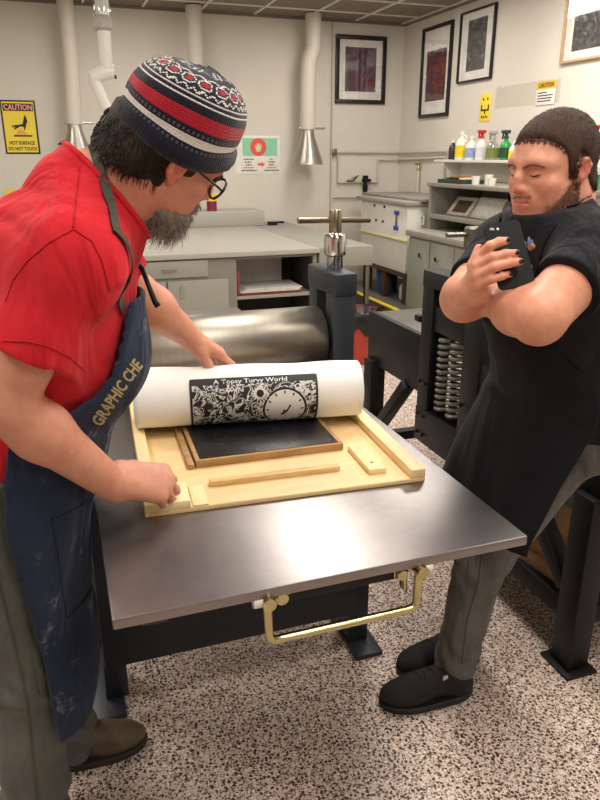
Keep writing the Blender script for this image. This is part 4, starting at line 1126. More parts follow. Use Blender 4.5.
fold = fold + .0012 * np.sin(60 * (X * .5 + Z * .35 + Y * .7) + 3 * np.sin(Z * 17 + Y * 9)) * sstep(Z, 1.0, 1.2) + 0 * Z + .004 * np.sin(85 * (Z * .8 + X * .5) + 2 * np.sin(Y * 20)) * sstep(1.18 - Z, 0, .12)
V.f += fold.astype(np.float32)
V.f = np.maximum(V.f, .965 - Z + .02 * np.sin(X * 30))
q = (X - C0[0]) * CN[0] + (Y - C0[1]) * CN[1] + (Z - C0[2]) * CN[2]
rad = np.sqrt(np.maximum((X - C0[0]) ** 2 + (Y - C0[1]) ** 2 + (Z - C0[2]) ** 2 - q * q, 0))
V.f = np.where((q > -.03) & (rad < .135), np.maximum(V.f, q), V.f)
V.op(seg(C0 - CN * .008, C0 + CN * .1, .068, .075, .004), '-')
M_redcloth = cloth_mat('red_cotton', rgb(186, 28, 38), rgb(206, 38, 48), 5, 600, .85, .15)
shirt = sdf_obj('shirt', *V.mesh(4), M_redcloth, MA)
sbv = BVHTree.FromPolygons([tuple(v.co + Vector(LOC[MA.name])) for v in shirt.data.vertices], [tuple(p.vertices) for p in shirt.data.polygons])

def trace(bvh, pts, d, w, m, name, par, lift=.0004):
    """a raised seam: points pushed along d onto a garment"""
    out = []
    for p in pts:
        d = Vector(p - EYE).normalized(); h = bvh.ray_cast(Vector(p) - d * .25, d)
        if h[0] and (not out or (h[0] - out[-1]).length < .05): out.append(h[0] - d * lift)
    if len(out) > 4: MB().tube(out, w, 6).build(name, m, par, angle=180)
def dense(pts, n=10):
    pts = [np.array(p, float) for p in pts]; out = []
    for i in range(len(pts) - 1):
        for k in range(n): out.append(pts[i] + (pts[i + 1] - pts[i]) * k / n)
    return out + [pts[-1]]
a_ = np.cross(CN, (0, 1, .2)); a_ /= np.linalg.norm(a_); b_ = np.cross(CN, a_); cpts = []
for t_ in np.linspace(0, 2 * PI, 49):
    dr = Vector(a_ * math.cos(t_) + b_ * math.sin(t_)); c_ = Vector(C0 - CN * .007)
    h = sbv.ray_cast(c_ + dr * .16, -dr)
    if h[0]: cpts.append(h[0] + Vector(CN) * .004 - dr * .002)
MB().tube(cpts, .006, 8, False).build('collar', M_redcloth, shirt, angle=180)
M_rseam = cloth_mat('red_seam', rgb(168, 24, 34), rgb(186, 32, 42))
EYE = np.array((0, 0, 1.62))
trace(sbv, dense([(0.048, 1.157, 1.606), (0.038, 1.145, 1.564), (0.028, 1.131, 1.517)]), None, .0016, M_rseam, 'shoulder_seam', shirt)
trace(sbv, dense([(-0.081, 1.129, 1.411), (-0.067, 1.136, 1.442), (-0.045, 1.138, 1.468), (-0.01, 1.136, 1.495), (0.028, 1.13, 1.515), (0.053, 1.115, 1.498), (0.065, 1.1, 1.468), (0.071, 1.082, 1.425)]), None, .0016, M_rseam, 'armhole_seam', shirt)
trace(sbv, dense([(-0.093, 1.112, 1.355), (-0.053, 1.098, 1.353), (-0.025, 1.085, 1.346), (0.002, 1.071, 1.332), (0.02, 1.057, 1.313)]), None, .0016, M_rseam, 'sleeve_hem', shirt)
# trousers
legN = [(-.19, 1.40, .95), (-.17, 1.41, .5), (-.195, 1.40, .06)]; legF = [(-.19, 1.55, .95), (-.155, 1.6, .52), (-.115, 1.645, .07)]
V = Vol((-.36, 1.2, .01), (.12, 1.8, 1.1), .006)
def legs_m1(g=0, k=.05):
    P = [seg((-.19, 1.42, .93), (-.18, 1.54, .93), .122 + g, .122 + g, .0), seg((-.15, 1.47, 1.0), (-.15, 1.47, 1.01), .145 + g, .145 + g, .05)]
    for l in (legN, legF): P += [seg(l[0], l[1], .105 + g, .082 + g, k), seg(l[1], l[2], .082 + g, .076 + g, k)]
    return P
V.run(legs_m1()); X, Y, Z = V.full()
V.f += (.006 * np.sin(70 * (Z + .4 * X + .3 * Y) + 3 * np.sin(X * 25 + Z * 8)) * (sstep(.35 - Z, 0, .25) + .5 * sstep(.12 - np.abs(Z - .52), 0, .1) + .35 * sstep(Z, .72, .9)) + .004 * bump_noise(X, Y, Z, 30, 5)).astype(np.float32)
V.f = np.maximum(V.f, np.maximum(Z - 1.03, .035 - Z))
M_khaki = cloth_mat('worn_grey_denim', rgb(82, 82, 79), rgb(104, 104, 99), 5, 500, .9, .3)
pants = sdf_obj('work_trousers', *V.mesh(), M_khaki, MA)
pbv = BVHTree.FromPolygons([tuple(v.co + Vector(LOC[MA.name])) for v in pants.data.vertices], [tuple(p.vertices) for p in pants.data.polygons])
M_seam = cloth_mat('seam_thread', rgb(74, 72, 64), rgb(86, 84, 74))
pts = []
for k in range(40):
    z = .98 - .9 * k / 39; x = np.interp(z, (.06, .5, .95), (-.195, -.17, -.19)) + .005
    h = pbv.ray_cast(Vector((x, .8, z)), Vector((0, 1, 0)))
    if h[0]: pts.append(h[0] + Vector((0, -.0005, 0)))
MB().tube(pts, .0032, 6).build('side_seam', M_seam, pants)
for z0, x0, x1 in ((.86, -.31, -.2), (.72, -.3, -.2), (.5, -.27, -.17)):
    pts = []
    for k in range(14):
        x = x0 + (x1 - x0) * k / 13; h = pbv.ray_cast(Vector((x, .8, z0 - .06 * (k / 13) ** 2 * (1 if z0 > .8 else .2))), Vector((0, 1, 0)))
        if h[0]: pts.append(h[0] + Vector((0, -.0005, 0)))
    if len(pts) > 3: MB().tube(pts, .0028, 6).build('pocket_seam', M_seam, pants)
M_boot = mat('brown_boot_leather', rgb(92, 76, 58), .6, var=.3, scale=20, bump=.3, bscale=60); M_bsole = mat('dark_boot_sole', rgb(46, 38, 32), .7)
shoe('boot', Frame((-.19, 1.645, 0), (1, -.02, 0)), .275, .1, M_boot, M_bsole, MA, .03)
shoe('boot', Frame((-.26, 1.40, 0), (1, -.12, 0)), .28, .1, M_boot, M_bsole, MA, .03)

# apron: bib, skirt, neck strap
V = Vol((-.34, 1.14, .3), (.3, 1.84, 1.42), .005)
V.run(torso_m1(.014)); V.run([ell((.02, 1.45, 1.24), (.135, .15, .13), .04), seg((-.085, 1.46, .97), (-.13, 1.51, .42), .085, .085, .09)]); V.run(legs_m1(.016, .1)); X, Y, Z = V.full()
V.f += (.006 * np.sin(26 * (Y + .25 * X) + 2 * np.sin(Z * 6)) * sstep(.9 - Z, 0, .4) + .003 * bump_noise(X, Y, Z, 24, 7)).astype(np.float32)
ye = np.interp(Z, (.3, .9, .97, 1.02, 1.12, 1.30, 1.40), (1.0, 1.0, 1.12, 1.21, 1.258, 1.287, 1.312))
yf = np.interp(Z, (.3, .97, 1.05, 1.15, 1.30, 1.40), (1.9, 1.9, 1.72, 1.62, 1.585, 1.56))
xe = np.interp(Z, (.3, .6, .95, 1.05, 1.4), (-.11, -.12, -.15, -.14, -.05))
reg = np.minimum(np.minimum(Y - ye, yf - Y), np.minimum(X - xe, np.minimum(1.365 - Z, Z - .385)))
V.f = np.maximum(np.abs(V.f - .004) - .0045, -reg)
M_apron = cloth_mat('indigo_apron_cloth', rgb(30, 38, 56), rgb(44, 55, 78), 4, 500, .85, .3, (rgb(96, 100, 110), 9, .585))
apron = sdf_obj('apron', *V.mesh(), M_apron, MA)
abv = BVHTree.FromPolygons([tuple(v.co + Vector(LOC[MA.name])) for v in apron.data.vertices], [tuple(p.vertices) for p in apron.data.polygons])

# lettering printed across the bib
u0, u1 = Vector((0.033, 1.27, 1.144)), Vector((0.128, 1.319, 1.243))
M_letter = mat('tan_apron_print', rgb(176, 160, 112), .8)
tu = (u1 - u0).normalized(); td = Vector((.085, .92, -.36)).normalized(); tv = td.cross(tu).normalized()
if tv.x > 0: tv = -tv
p, f = text_geo('GRAPHIC CHE', (u1 - u0).length, .0215, bold=.03)
tm = bmesh.new(); tvs = [tm.verts.new((u0 + u1) / 2 + tu * a + tv * c) for a, c in p]
for q in f:
    try: tm.faces.new([tvs[i] for i in q])
    except ValueError: pass
bmesh.ops.subdivide_edges(tm, edges=[e for e in tm.edges if e.calc_length() > .008], cuts=1)
bmesh.ops.triangulate(tm, faces=tm.faces[:])
for v_ in tm.verts:
    h = abv.ray_cast(v_.co - td * .3, td)
    v_.co = h[0] - td * .0014 if h[0] else v_.co
tm.verts.index_update()
obj('lettering', [v_.co[:] for v_ in tm.verts], [tuple(v_.index for v_ in q.verts) for q in tm.faces if max(e.calc_length() for e in q.edges) < .03], M_letter, apron, angle=180)
tm.free()
# neck strap, chest pocket, hanging tie
allv = [tuple(v.co + Vector(LOC[MA.name])) for v in shirt.data.vertices]; allf = [tuple(p.vertices) for p in shirt.data.polygons]
n0 = len(allv); allv += [tuple(x) for x in sk]; allf += [tuple(int(i) + n0 for i in q) for q in skF]
bodybv = BVHTree.FromPolygons(allv, allf)
def ribbon(name, pts, w, m, par, lift=.003, bvh=None, cast=None):
    bvh = bvh or bodybv
    P_ = []
    for p in pts:
        if cast is not None:
            d = (Vector(p) - Vector(cast)).normalized(); c, nrm, _, _ = bvh.ray_cast(Vector(p) - d * .2, d)
            if c is None or (P_ and (c - P_[-1][0]).length > .05): continue
            nrm = (nrm - d * .3).normalized()
        else: c, nrm, _, _ = bvh.find_nearest(Vector(p))
        P_.append((c + nrm * lift, nrm))
    vs = []; fs = []
    for i, (c, nrm) in enumerate(P_):
        d = (P_[min(i + 1, len(P_) - 1)][0] - P_[max(i - 1, 0)][0]).normalized(); s_ = d.cross(nrm).normalized()
        vs += [c - s_ * w / 2, c + s_ * w / 2, c + s_ * w / 2 + nrm * .002, c - s_ * w / 2 + nrm * .002]
    for i in range(len(P_) - 1):
        a = i * 4
        for k in range(4): fs.append((a + k, a + (k + 1) % 4, a + 4 + (k + 1) % 4, a + 4 + k))
    fs += [(0, 1, 2, 3), tuple(len(vs) - 4 + k for k in range(4))]
    return obj(name, vs, fs, m, par, angle=60)
def lerp_pts(pts, n):
    pts = [np.array(p, float) for p in pts]; out = []
    for i in range(len(pts) - 1):
        for k in range(n): out.append(tuple(pts[i] + (pts[i + 1] - pts[i]) * k / n))
    return out + [tuple(pts[-1])]
M_strap = cloth_mat('olive_webbing', rgb(66, 66, 60), rgb(84, 84, 76), 20, 900, .85, .3)
STR = ribbon('neck_strap', lerp_pts([(0.073, 1.217, 1.64), (0.078, 1.208, 1.62), (0.084, 1.192, 1.581), (0.09, 1.174, 1.539), (0.092, 1.161, 1.506)], 8), .017, M_strap, apron, .004, None, EYE)
last = np.array(STR.data.vertices[-2].co) + np.array(LOC[MA.name])
ribbon('neck_strap', lerp_pts([tuple(last), (.122, 1.29, 1.362), (.125, 1.305, 1.345)], 14), .017, M_strap, apron, .005)
ribbon('neck_strap', lerp_pts([(.03, 1.44, 1.66), (.09, 1.52, 1.6), (.13, 1.54, 1.5), (.14, 1.56, 1.36)], 8), .02, M_strap, apron)
MB().tube([(.146, 1.5, 1.42), (.165, 1.47, 1.40), (.172, 1.45, 1.37), (.182, 1.44, 1.335), (.188, 1.44, 1.325)], [.006, .006, .005, .006, .007], 8).build('tie_cord', M_black, apron)
pk = []
for z_, dx in ((.88, 0), (.60, .0)):
    pass
for a_, b_ in (((-.065, .95), (-.065, .68)), ((-.065, .95), (.02, .94)), ((-.065, .68), (.01, .68))):
    pts = []
    for k in range(24):
        x = a_[0] + (b_[0] - a_[0]) * k / 23; z = a_[1] + (b_[1] - a_[1]) * k / 23
        h = abv.ray_cast(Vector((x, .9, z)), Vector((0, 1, 0)))
        if h[0]: pts.append(h[0] - Vector((0, .0005, 0)))
    if len(pts) > 3: MB().tube(pts, .0025, 6).build('pocket_hem', cloth_mat('apron_hem', rgb(24, 30, 44), rgb(36, 45, 64)), apron)

# ---- knitted hat
def hat_material():
    t = NT('fair_isle_knit', .9); uvn = t.n('UVMap'); sp = t.n('SeparateXYZ'); t.l(uvn.outputs[0], sp.inputs[0])
    u, v = sp.outputs[0], sp.outputs[1]
    navy, white, red = rgb(22, 22, 38), rgb(206, 200, 194), rgb(168, 30, 46)
    NU, NV = 150.0, 76.0                      # stitches round and up
    us = t.math('DIVIDE', t.math('FLOOR', t.math('MULTIPLY', u, NU)), NU)
    vs_ = t.math('DIVIDE', t.math('FLOOR', t.math('MULTIPLY', v, NV)), NV)
    M = lambda a, b_: t.math('MULTIPLY', a, b_)
    def band(lo, hi): return M(t.math('GREATER_THAN', vs_, lo), t.math('LESS_THAN', vs_, hi))
    def tri(n, ph=0.0):                       # 0..1 triangle wave round the hat
        return t.math('ABSOLUTE', t.math('SUBTRACT', M(t.math('FRACT', t.math('ADD', M(us, n), ph)), 2.0), 1.0))
    def near(lo, amp, n, w, ph=0.0):
        d = t.math('ABSOLUTE', t.math('SUBTRACT', vs_, t.math('ADD', M(tri(n, ph), amp), lo))); return t.math('LESS_THAN', d, w)
    def blob(n, vc, ru, rv, ph=0.0):
        a = t.math('DIVIDE', t.math('SUBTRACT', t.math('FRACT', t.math('ADD', M(us, n), ph)), .5), ru)
        b_ = t.math('DIVIDE', t.math('SUBTRACT', vs_, vc), rv)
        return t.math('LESS_THAN', t.math('ADD', M(a, a), M(b_, b_)), 1.0)
    chk = t.math('LESS_THAN', t.math('FRACT', M(us, NU / 2)), .4)
    c = navy
    c = t.mix(M(band(.235, .252), chk), c, rgb(70, 70, 82))
    c = t.mix(band(.265, .325), c, white)
    c = t.mix(M(band(.337, .362), chk), c, rgb(84, 76, 88))
    c = t.mix(band(.375, .447), c, red)
    c = t.mix(band(.51, .524), c, white)
    c = t.mix(band(.548, .561), c, rgb(190, 186, 184))
    c = t.mix(near(.578, .03, 32.0, .008), c, white)
    c = t.mix(blob(16.0, .672, .44, .048), c, white)
    c = t.mix(blob(16.0, .672, .36, .037), c, navy)
    c = t.mix(blob(16.0, .672, .25, .026), c, red)
    c = t.mix(blob(32.0, .672, .13, .011, .25), c, navy)
    c = t.mix(near(.725, .03, 16.0, .007), c, white)
    c = t.mix(blob(6.5, .855, .22, .055, .2), c, white)
    c = t.mix(blob(6.5, .855, .1, .06, .2), c, navy)
    c = t.mix(near(.80, .06, 6.5, .006), c, rgb(150, 148, 150))
    t.color(c)
    wv = t.math('ADD', t.math('ABSOLUTE', t.math('SINE', M(u, NU * PI))), t.math('ABSOLUTE', t.math('SINE', M(v, NV * PI))))
    t.bump(wv, .5, .0015); t.b.inputs['Sheen Weight'].default_value = .3; t.b.inputs['Specular IOR Level'].default_value = .1
    return t.m
def hat(parent):
    pf = HF.A[1] * math.cos(.10) + HF.A[2] * math.sin(.10)
    F = Frame(HF.w((0, .0, .030)), pf, HF.A[2], HF.s)
    prof = [(.93, .006), (1.0, -.006), (1.085, -.002), (1.115, .012), (1.09, .028), (1.035, .036), (1.035, .048), (1.035, .062), (1.02, .076), (.985, .09), (.92, .106), (.82, .12), (.68, .132), (.5, .14), (.3, .145), (.12, .147), (.0, .147)]
    n = 96; rows = []
    ls = [0]
    for i in range(1, len(prof)): ls.append(ls[-1] + math.hypot((prof[i][0] - prof[i - 1][0]) * .1, prof[i][1] - prof[i - 1][1]))
    vs = []; 
    for i, (r, h) in enumerate(prof):
        for k in range(n + 1):
            a = 2 * PI * k / n; w_ = 1 + .012 * math.sin(5 * a + 1) * (i > 4) + .006 * math.sin(11 * a + i)
            vs.append(F.w((.091 * r * w_ * math.sin(a), .107 * r * w_ * math.cos(a), h * .9 - .018 * math.cos(a) * -.3 + .004 * math.sin(3 * a) * (i < 6) - .012 * abs(math.sin(a)) * (i < 8))))
    fs = [(i * (n + 1) + k, i * (n + 1) + k + 1, (i + 1) * (n + 1) + k + 1, (i + 1) * (n + 1) + k) for i in range(len(prof) - 1) for k in range(n)]
    o = obj('knitted_hat', vs, fs, hat_material(), parent, angle=180)
    uv = o.data.uv_layers.new(name='UVMap')
    for pl in o.data.polygons:
        for li in pl.loop_indices:
            vi = o.data.loops[li].vertex_index; uv.data[li].uv = ((vi % (n + 1)) / n, ls[vi // (n + 1)] / ls[-1])
    return o
hat(MA)['label'] = 'navy knitted hat with red and white patterned bands'

# ---- hair, beard, brows, glasses
def head_shell(name, F, off, region, m, parent, fade=.008, h=.0028, wob=0.0, jowl=0.0, extra=None):
    """a layer lying on the head wherever region(local points) is positive"""
    R_ = .17 * F.s; V = Vol(F.o - R_, F.o + R_, h); V.run(head_prims(F, F.nose, False, F.jowl))
    if extra: V.run(extra)
    X, Y, Z = V.full(); x, y, z = F.loc(X, Y, Z)
    rg = region(x, y, z); o_ = off * sstep(rg, 0, fade) - .002
    if wob: o_ = o_ + wob * bump_noise(X, Y, Z, 160, 3) * sstep(rg, 0, fade)
    V.f = (V.f - o_).astype(np.float32)
    v, Fc = V.mesh(); l = F.lv(v); v, Fc = keep(v, Fc, region(l[:, 0], l[:, 1], l[:, 2]) > -.006)
    return v, Fc
M_hair1 = hair_mat('dark_brown_hair', rgb(24, 17, 13), rgb(58, 44, 35))
def reg_hair1(x, y, z):
    zl = np.interp(y, (-.14, -.06, -.03, -.012, .004, .012, .03, .036, .05), (-.062, -.062, -.06, -.05, .03, -.012, -.006, .03, .2))
    return np.minimum(z - zl, .045 - z)
v, Fc = head_shell('hair', HF, .010, reg_hair1, M_hair1, MA, .012, .0028, .0015, extra=[ell((0, -.07, -.03), (.07, .038, .045), .03, HF)])
hair1 = sdf_obj('hair', v, Fc, M_hair1, MA)
random.seed(3); L_ = HF.lv(v); st = []
for i in random.sample(range(len(v)), min(1500, len(v))):
    x, y, z = L_[i]
    if y > -.02 or z > .015: continue
    out = np.array((x, y + .01, z * .4)); out /= np.linalg.norm(out); ln = random.uniform(.008, .018)
    sg = 1 if x > 0 else -1
    pl = []
    for k in range(5):
        q = k / 4; pl.append(HF.w(np.array((x, y, z)) + out * (.002 + .006 * math.sin(q * 2.4)) + np.array((0, .35 * q, -.95 * q)) * ln))
    st.append(pl)
strands('hair_strands', st, M_hair1, hair1, .0011)
M_beard1 = hair_mat('grizzled_beard', rgb(86, 78, 72), rgb(168, 160, 152), (60, 60, 20))
M_beard2 = hair_mat('grey_whisker', rgb(130, 122, 116), rgb(196, 190, 184), (60, 60, 20))
def reg_beard1(x, y, z):
    a = np.abs(x)
    mous = np.minimum(np.minimum(.034 - a, -.046 - z), z + .06)
    chin = np.minimum(np.interp(y, (-.02, .02, .05, .1), (-.088, -.078, -.07, -.072)) - z, .2 + y * 0)
    chin = np.minimum(chin, y + .01)
    side = np.minimum(np.minimum(a - .022, .04 - a), np.minimum(-.05 - z, z + .1)); side = np.minimum(side, y - .05)
    return np.maximum(np.maximum(mous, chin), side)
V = [ell((0, .062, -.104), (.038, .038, .036), .02, HF), ell((0, .02, -.093), (.04, .04, .022), .02, HF)]
v, Fc = head_shell('beard', HF, .008, reg_beard1, M_beard1, MA, .008, .0028, .004, extra=V)
beard1 = sdf_obj('beard', v, Fc, M_beard1, MA)
L_ = HF.lv(v); sets = ([], [])
for i in np.random.RandomState(4).choice(len(v), min(2600, len(v)), False):
    x, y, z = L_[i]; p0 = np.array((x, y, z)); c = np.array((0, .03, -.06)); d = p0 - c; d /= np.linalg.norm(d)
    ln = random.uniform(.006, .017) * (1.2 if z < -.1 else .6); jit = np.array([random.uniform(-.35, .35) for _ in range(3)])
    pl = [HF.w(p0 - d * .002 + (d * .7 + np.array((0, .0, -.6)) * q + jit * q) * ln * q * 1.3) for q in (0, .33, .66, 1)]
    sets[random.random() < .45].append(pl)
strands('whiskers', sets[0], M_beard1, beard1, .0008); strands('grey_whiskers', sets[1], M_beard2, beard1, .0008)
def brows(F, m, parent, w=.0068):
    for s in (-1, 1):
        def rg(x, y, z):
            a = x * s; zc = np.interp(a, (.008, .03, .046, .06), (.0135, .0195, .0185, .009))
            return np.minimum(np.minimum(w - np.abs(z - zc), a - .009), np.minimum(.059 - a, y - .04)) + .0006 * np.sin(x * 900 + z * 500)
        v, Fc = head_shell('eyebrow', F, .006, rg, m, parent, .0035, .002)
        sdf_obj('eyebrow', v, Fc, m, parent)
brows(HF, M_hair1, MA)
M_lash = mat('dark_lash', rgb(40, 24, 20), .7)
def lids(F, parent, m, h=-.0045):
    for s in (-1, 1):
        pl = [F.w((s * a, b, c)) for a, b, c in ((.017, .0865, h + .003), (.024, .0905, h), (.032, .0925, h - .001), (.040, .0895, h), (.047, .083, h + .003))]
        MB().tube(pl, [.0008, .0014, .0016, .0015, .0008], 6).build('eyelash', m, parent, angle=180)
lids(HF, MA, M_lash)
M_spec = mat('black_spectacle_frame', rgb(16, 16, 18), .3)
gl = None
for s in (-1, 1):
    pts = [HF.w((s * .034 + .0265 * math.cos(a), .112 - .006 * abs(math.cos(a)) * (1 if math.cos(a) * s > 0 else .2) + .004 * math.sin(a), -.003 + .0205 * math.sin(a))) for a in np.linspace(0, 2 * PI, 33)]
    r_ = MB().tube(pts, .0026, 8, False).build('spectacles' if gl is None else 'lens_rim', M_spec, gl or MA, angle=180)
    if gl is None: gl = r_
    MB().add(pts[:-1], [tuple(range(32))]).build('lens', M_lens, gl)
    MB().tube([HF.w(q) for q in ((s * .0585, .104, .002), (s * .070, .09, .006), (s * .079, .04, .014), (s * .083, .006, .02), (s * .084, -.014, .012))], [.0026, .0024, .0022, .002, .0018], 8).build('temple', M_spec, gl, angle=180)
MB().tube([HF.w(q) for q in ((-.0105, .112, -.003), (0, .117, .0), (.0105, .112, -.003))], .002, 8).build('bridge', M_spec, gl, angle=180)
# ================================================================= man with the phone, leaning on the black press
MP = thing('person', 'person in black apron with buzzed hair, arms folded, looking at a phone', 'person', (1.1, 1.5, 0))
H2 = Frame((1.083, 1.366, 1.595), (-.980, -.12, -.13), (0, 0, 1), .965); H2.jowl, H2.nose = .009, .95
sL, eL, wL = (1.085, 1.20, 1.42), (.878, 1.10, 1.322), (.912, 1.335, 1.318)
sR, eR, wR = (1.08, 1.525, 1.40), (.90, 1.405, 1.300), (.806, 1.232, 1.352)
nk2 = (1.095, 1.37, 1.43)
FIN = {'index': ((.806, 1.214, 1.427), (.816, 1.194, 1.451), (.834, 1.19, 1.459), (.850, 1.189, 1.461)),
       'middle': ((.797, 1.205, 1.411), (.815, 1.18, 1.431), (.84, 1.173, 1.437), (.862, 1.171, 1.438)),
       'ring': ((.795, 1.199, 1.392), (.815, 1.172, 1.413), (.844, 1.166, 1.42), (.867, 1.163, 1.422)),
       'little': ((.798, 1.197, 1.374), (.812, 1.172, 1.389), (.832, 1.167, 1.395), (.850, 1.167, 1.398)),
       'thumb': ((.808, 1.232, 1.372), (.818, 1.25, 1.405), (.832, 1.256, 1.438))}
V = Vol((.72, 1.0, 1.0), (1.3, 1.72, 1.76), .0028)
V.run(head_prims(H2, H2.nose, True, H2.jowl))
NECK2 = [ell((0, .025, -.082), (.038, .04, .022), .02, H2), seg((0, -.03, -.04), (0, -.03, -.09), .06, .063, .03, H2), seg(H2.w((0, -.035, -.07)), nk2, .064, .074, .03)]
V.run(NECK2)
V.run([
       seg(nk2, (1.2, 1.375, 1.1), .09, .12, .05), seg(nk2, sL, .06, .06, .04), seg(nk2, sR, .06, .06, .04)])
for sh, el, wr in ((sL, eL, wL), (sR, eR, wR)):
    sh, el, wr = np.array(sh), np.array(el), np.array(wr)
    V.run([seg(sh, el, .064, .053, .03), seg(el, el + (wr - el) * .35, .05, .05, .02), seg(el + (wr - el) * .35, wr, .05, .033, .03)])
for nm, pts in FIN.items():
    if nm == 'thumb':
        V.run([seg(wR, pts[0], .024, .018, .014)]); V.run(chain(pts, [.015, .0125, .010], .006)); continue
    k0 = np.array(pts[0])
    V.run([seg(np.array(wR) + (k0 - np.array(wR)) * .1, k0, .021, .0122, .012)])
    V.run(chain(pts, [.0108, .0100, .0093, .0078] if nm != 'little' else [.0095, .0088, .008, .007], .004))
hL, _ = hand_prims(wL, (.16, .96, .1), (-.96, .05, .2), False, ((14, 20, 12), (18, 24, 14), (22, 28, 16), (26, 30, 18)))
V.run(hL)
sk2, skF2 = V.mesh(); del V
L = H2.lv(sk2)
col, mixin, near = skin_tint(L, H2, rgb(216, 152, 124), rgb(214, 112, 98), rgb(216, 156, 130))
el_ = np.linalg.norm(sk2 - np.array(eL), axis=1)
inh = (np.abs(L) < .2).all(1)
x, y, z = L.T
fz = np.interp(y, (-.02, .01, .03, .045, .06, .08, .1), (-.03, -.022, -.03, -.05, -.064, -.068, -.07))
stub = sstep(fz - z, -.004, .014) * sstep(y, -.006, .006) * (z > -.13) * inh
stub = np.maximum(stub * np.interp(y, (.0, .05, .075), (1, .8, .45)), .75 * sstep(np.minimum(.032 - np.abs(x), np.minimum(-.046 - z, z + .058)), 0, .004) * (y > .07))
mixin(stub * .9, rgb(116, 80, 64), .85); mixin(near((0, .1, -.065), (.026, .016, .0085)), rgb(186, 104, 100), .6); pass
skin2 = skin_mat('fair_skin')
body2 = sdf_obj('body', sk2, skF2, skin2, MP, col)

def torso_m2(g=0.0, k=.07):
    return [seg((1.285, 1.29, .93), (1.285, 1.46, .93), .128 + g, .128 + g, 0), ell((1.215, 1.375, 1.08), (.165 + g, .195 + g, .17 + g), k), ell((1.15, 1.372, 1.26), (.155 + g, .2 + g, .18 + g), k),
            ell((1.13, 1.375, 1.36), (.12 + g, .18 + g, .1 + g), k), seg((1.09, 1.37, 1.41), (1.072, 1.367, 1.545), .094 + g, .086 + g, .05), seg((1.11, 1.34, 1.475), sL, .06 + g, .066 + g, .06), seg((1.11, 1.40, 1.475), sR, .06 + g, .066 + g, .06)]
V = Vol((.84, 1.0, .9), (1.48, 1.76, 1.6), .005)
for sh, el, tt, hr in ((sL, eL, .58, .082), (sR, eR, .7, .073)):
    sh, el = np.array(sh), np.array(el); e = sh + (el - sh) * tt; d = (el - sh) / np.linalg.norm(el - sh)
    V.run([seg(sh, e + d * .1, .068, hr, .03)])
    X, Y, Z = V.full(); q = (X - e[0]) * d[0] + (Y - e[1]) * d[1] + (Z - e[2]) * d[2]
    rad = np.sqrt(np.maximum((X - e[0]) ** 2 + (Y - e[1]) ** 2 + (Z - e[2]) ** 2 - q * q, 0))
    V.f = np.where((rad < .105) & (q > -.03) & (q < .16), np.maximum(V.f, q), V.f)
    V.op(seg(e - d * .05, e + d * .15, .048, hr - .014, .0), '-')
V.run([(p[0], p[1], p[2], max(p[3], .05)) for p in torso_m2()])
X, Y, Z = V.full()
V.f += (.0018 * np.sin(55 * (X * .6 + Z * .6 - Y * .4) + 3 * np.sin(Z * 15 + Y * 9)) + .001 * bump_noise(X, Y, Z, 36, 4)).astype(np.float32)
V.run([('-', seg(H2.w((0, -.03, -.05)), (1.09, 1.37, 1.505), .066, .068, .004))])
V.f = np.maximum(V.f, np.maximum(.96 - Z, Z - 1.517 - .25 * (X - 1.09)))
M_btee = cloth_mat('black_jersey', rgb(20, 20, 24), rgb(32, 32, 38), 6, 600, .85, .2)
shirt2 = sdf_obj('shirt', *V.mesh(4), M_btee, MP)

lgL = [(1.265, 1.345, .96), (1.062, 1.46, .51), (1.05, 1.527, .09)]; lgR = [(1.285, 1.465, .93), (1.15, 1.575, .5), (1.15, 1.632, .09)]
V = Vol((.9, 1.1, .03), (1.48, 1.78, 1.05), .006)
V.run([seg((1.285, 1.30, .965), (1.285, 1.46, .965), .122, .122, .0), seg((1.26, 1.33, 1.01), (1.26, 1.42, 1.01), .145, .145, .04)])
for l in (lgL, lgR): V.run([seg(l[0], l[1], .086, .07, .04), seg(l[1], l[2], .072, .062, .03)])
X, Y, Z = V.full()
V.f += (.006 * np.sin(75 * (Z + .5 * X - .3 * Y) + 3 * np.sin(Y * 22 + Z * 8)) * (sstep(.32 - Z, 0, .2) + .5 * sstep(.12 - np.abs(Z - .5), 0, .1)) + .003 * bump_noise(X, Y, Z, 30, 1)).astype(np.float32)
V.f = np.maximum(V.f, np.maximum(Z - 1.02, .07 + .12 * (1.05 - X) * (X < 1.05) - Z))
M_jean = cloth_mat('grey_jeans', rgb(84, 82, 80), rgb(108, 106, 103), 6, 500, .9, .3)
pants2 = sdf_obj('jeans', *V.mesh(), M_jean, MP)
M_shoe = mat('black_suede_shoe', rgb(20, 17, 18), .8, var=.2, bump=.2, bscale=300); M_ssole = mat('black_rubber_sole', rgb(16, 15, 16), .55)
FL = Frame((1.10, 1.505, 0), (-1, .10, 0)); FR = Frame((1.215, 1.642, 0), (-1, .02, 0))
s1 = shoe('shoe', FL, .295, .105, M_shoe, M_ssole, MP); s2_ = shoe('shoe', FR, .29, .105, M_shoe, M_ssole, MP)
M_lace = mat('black_lace', rgb(30, 27, 28), .8)
for F_, par in ((FL, s1), (FR, s2_)):
    sbv_ = BVHTree.FromPolygons([tuple(v.co + Vector(LOC[MP.name])) for v in par.data.vertices], [tuple(p.vertices) for p in par.data.polygons])
    for k in range(4):
        pts = []
        for q in np.linspace(-.024, .024, 9):
            c = Vector(F_.w((q, .115 + .022 * k + .3 * q * (1 if k % 2 else -1), .25))); h = sbv_.ray_cast(c, Vector((0, 0, -1)))
            if h[0]: pts.append(h[0] + Vector((0, 0, .001)))
        if len(pts) > 3: MB().tube(pts, .0028, 6).build('lace', M_lace, par)
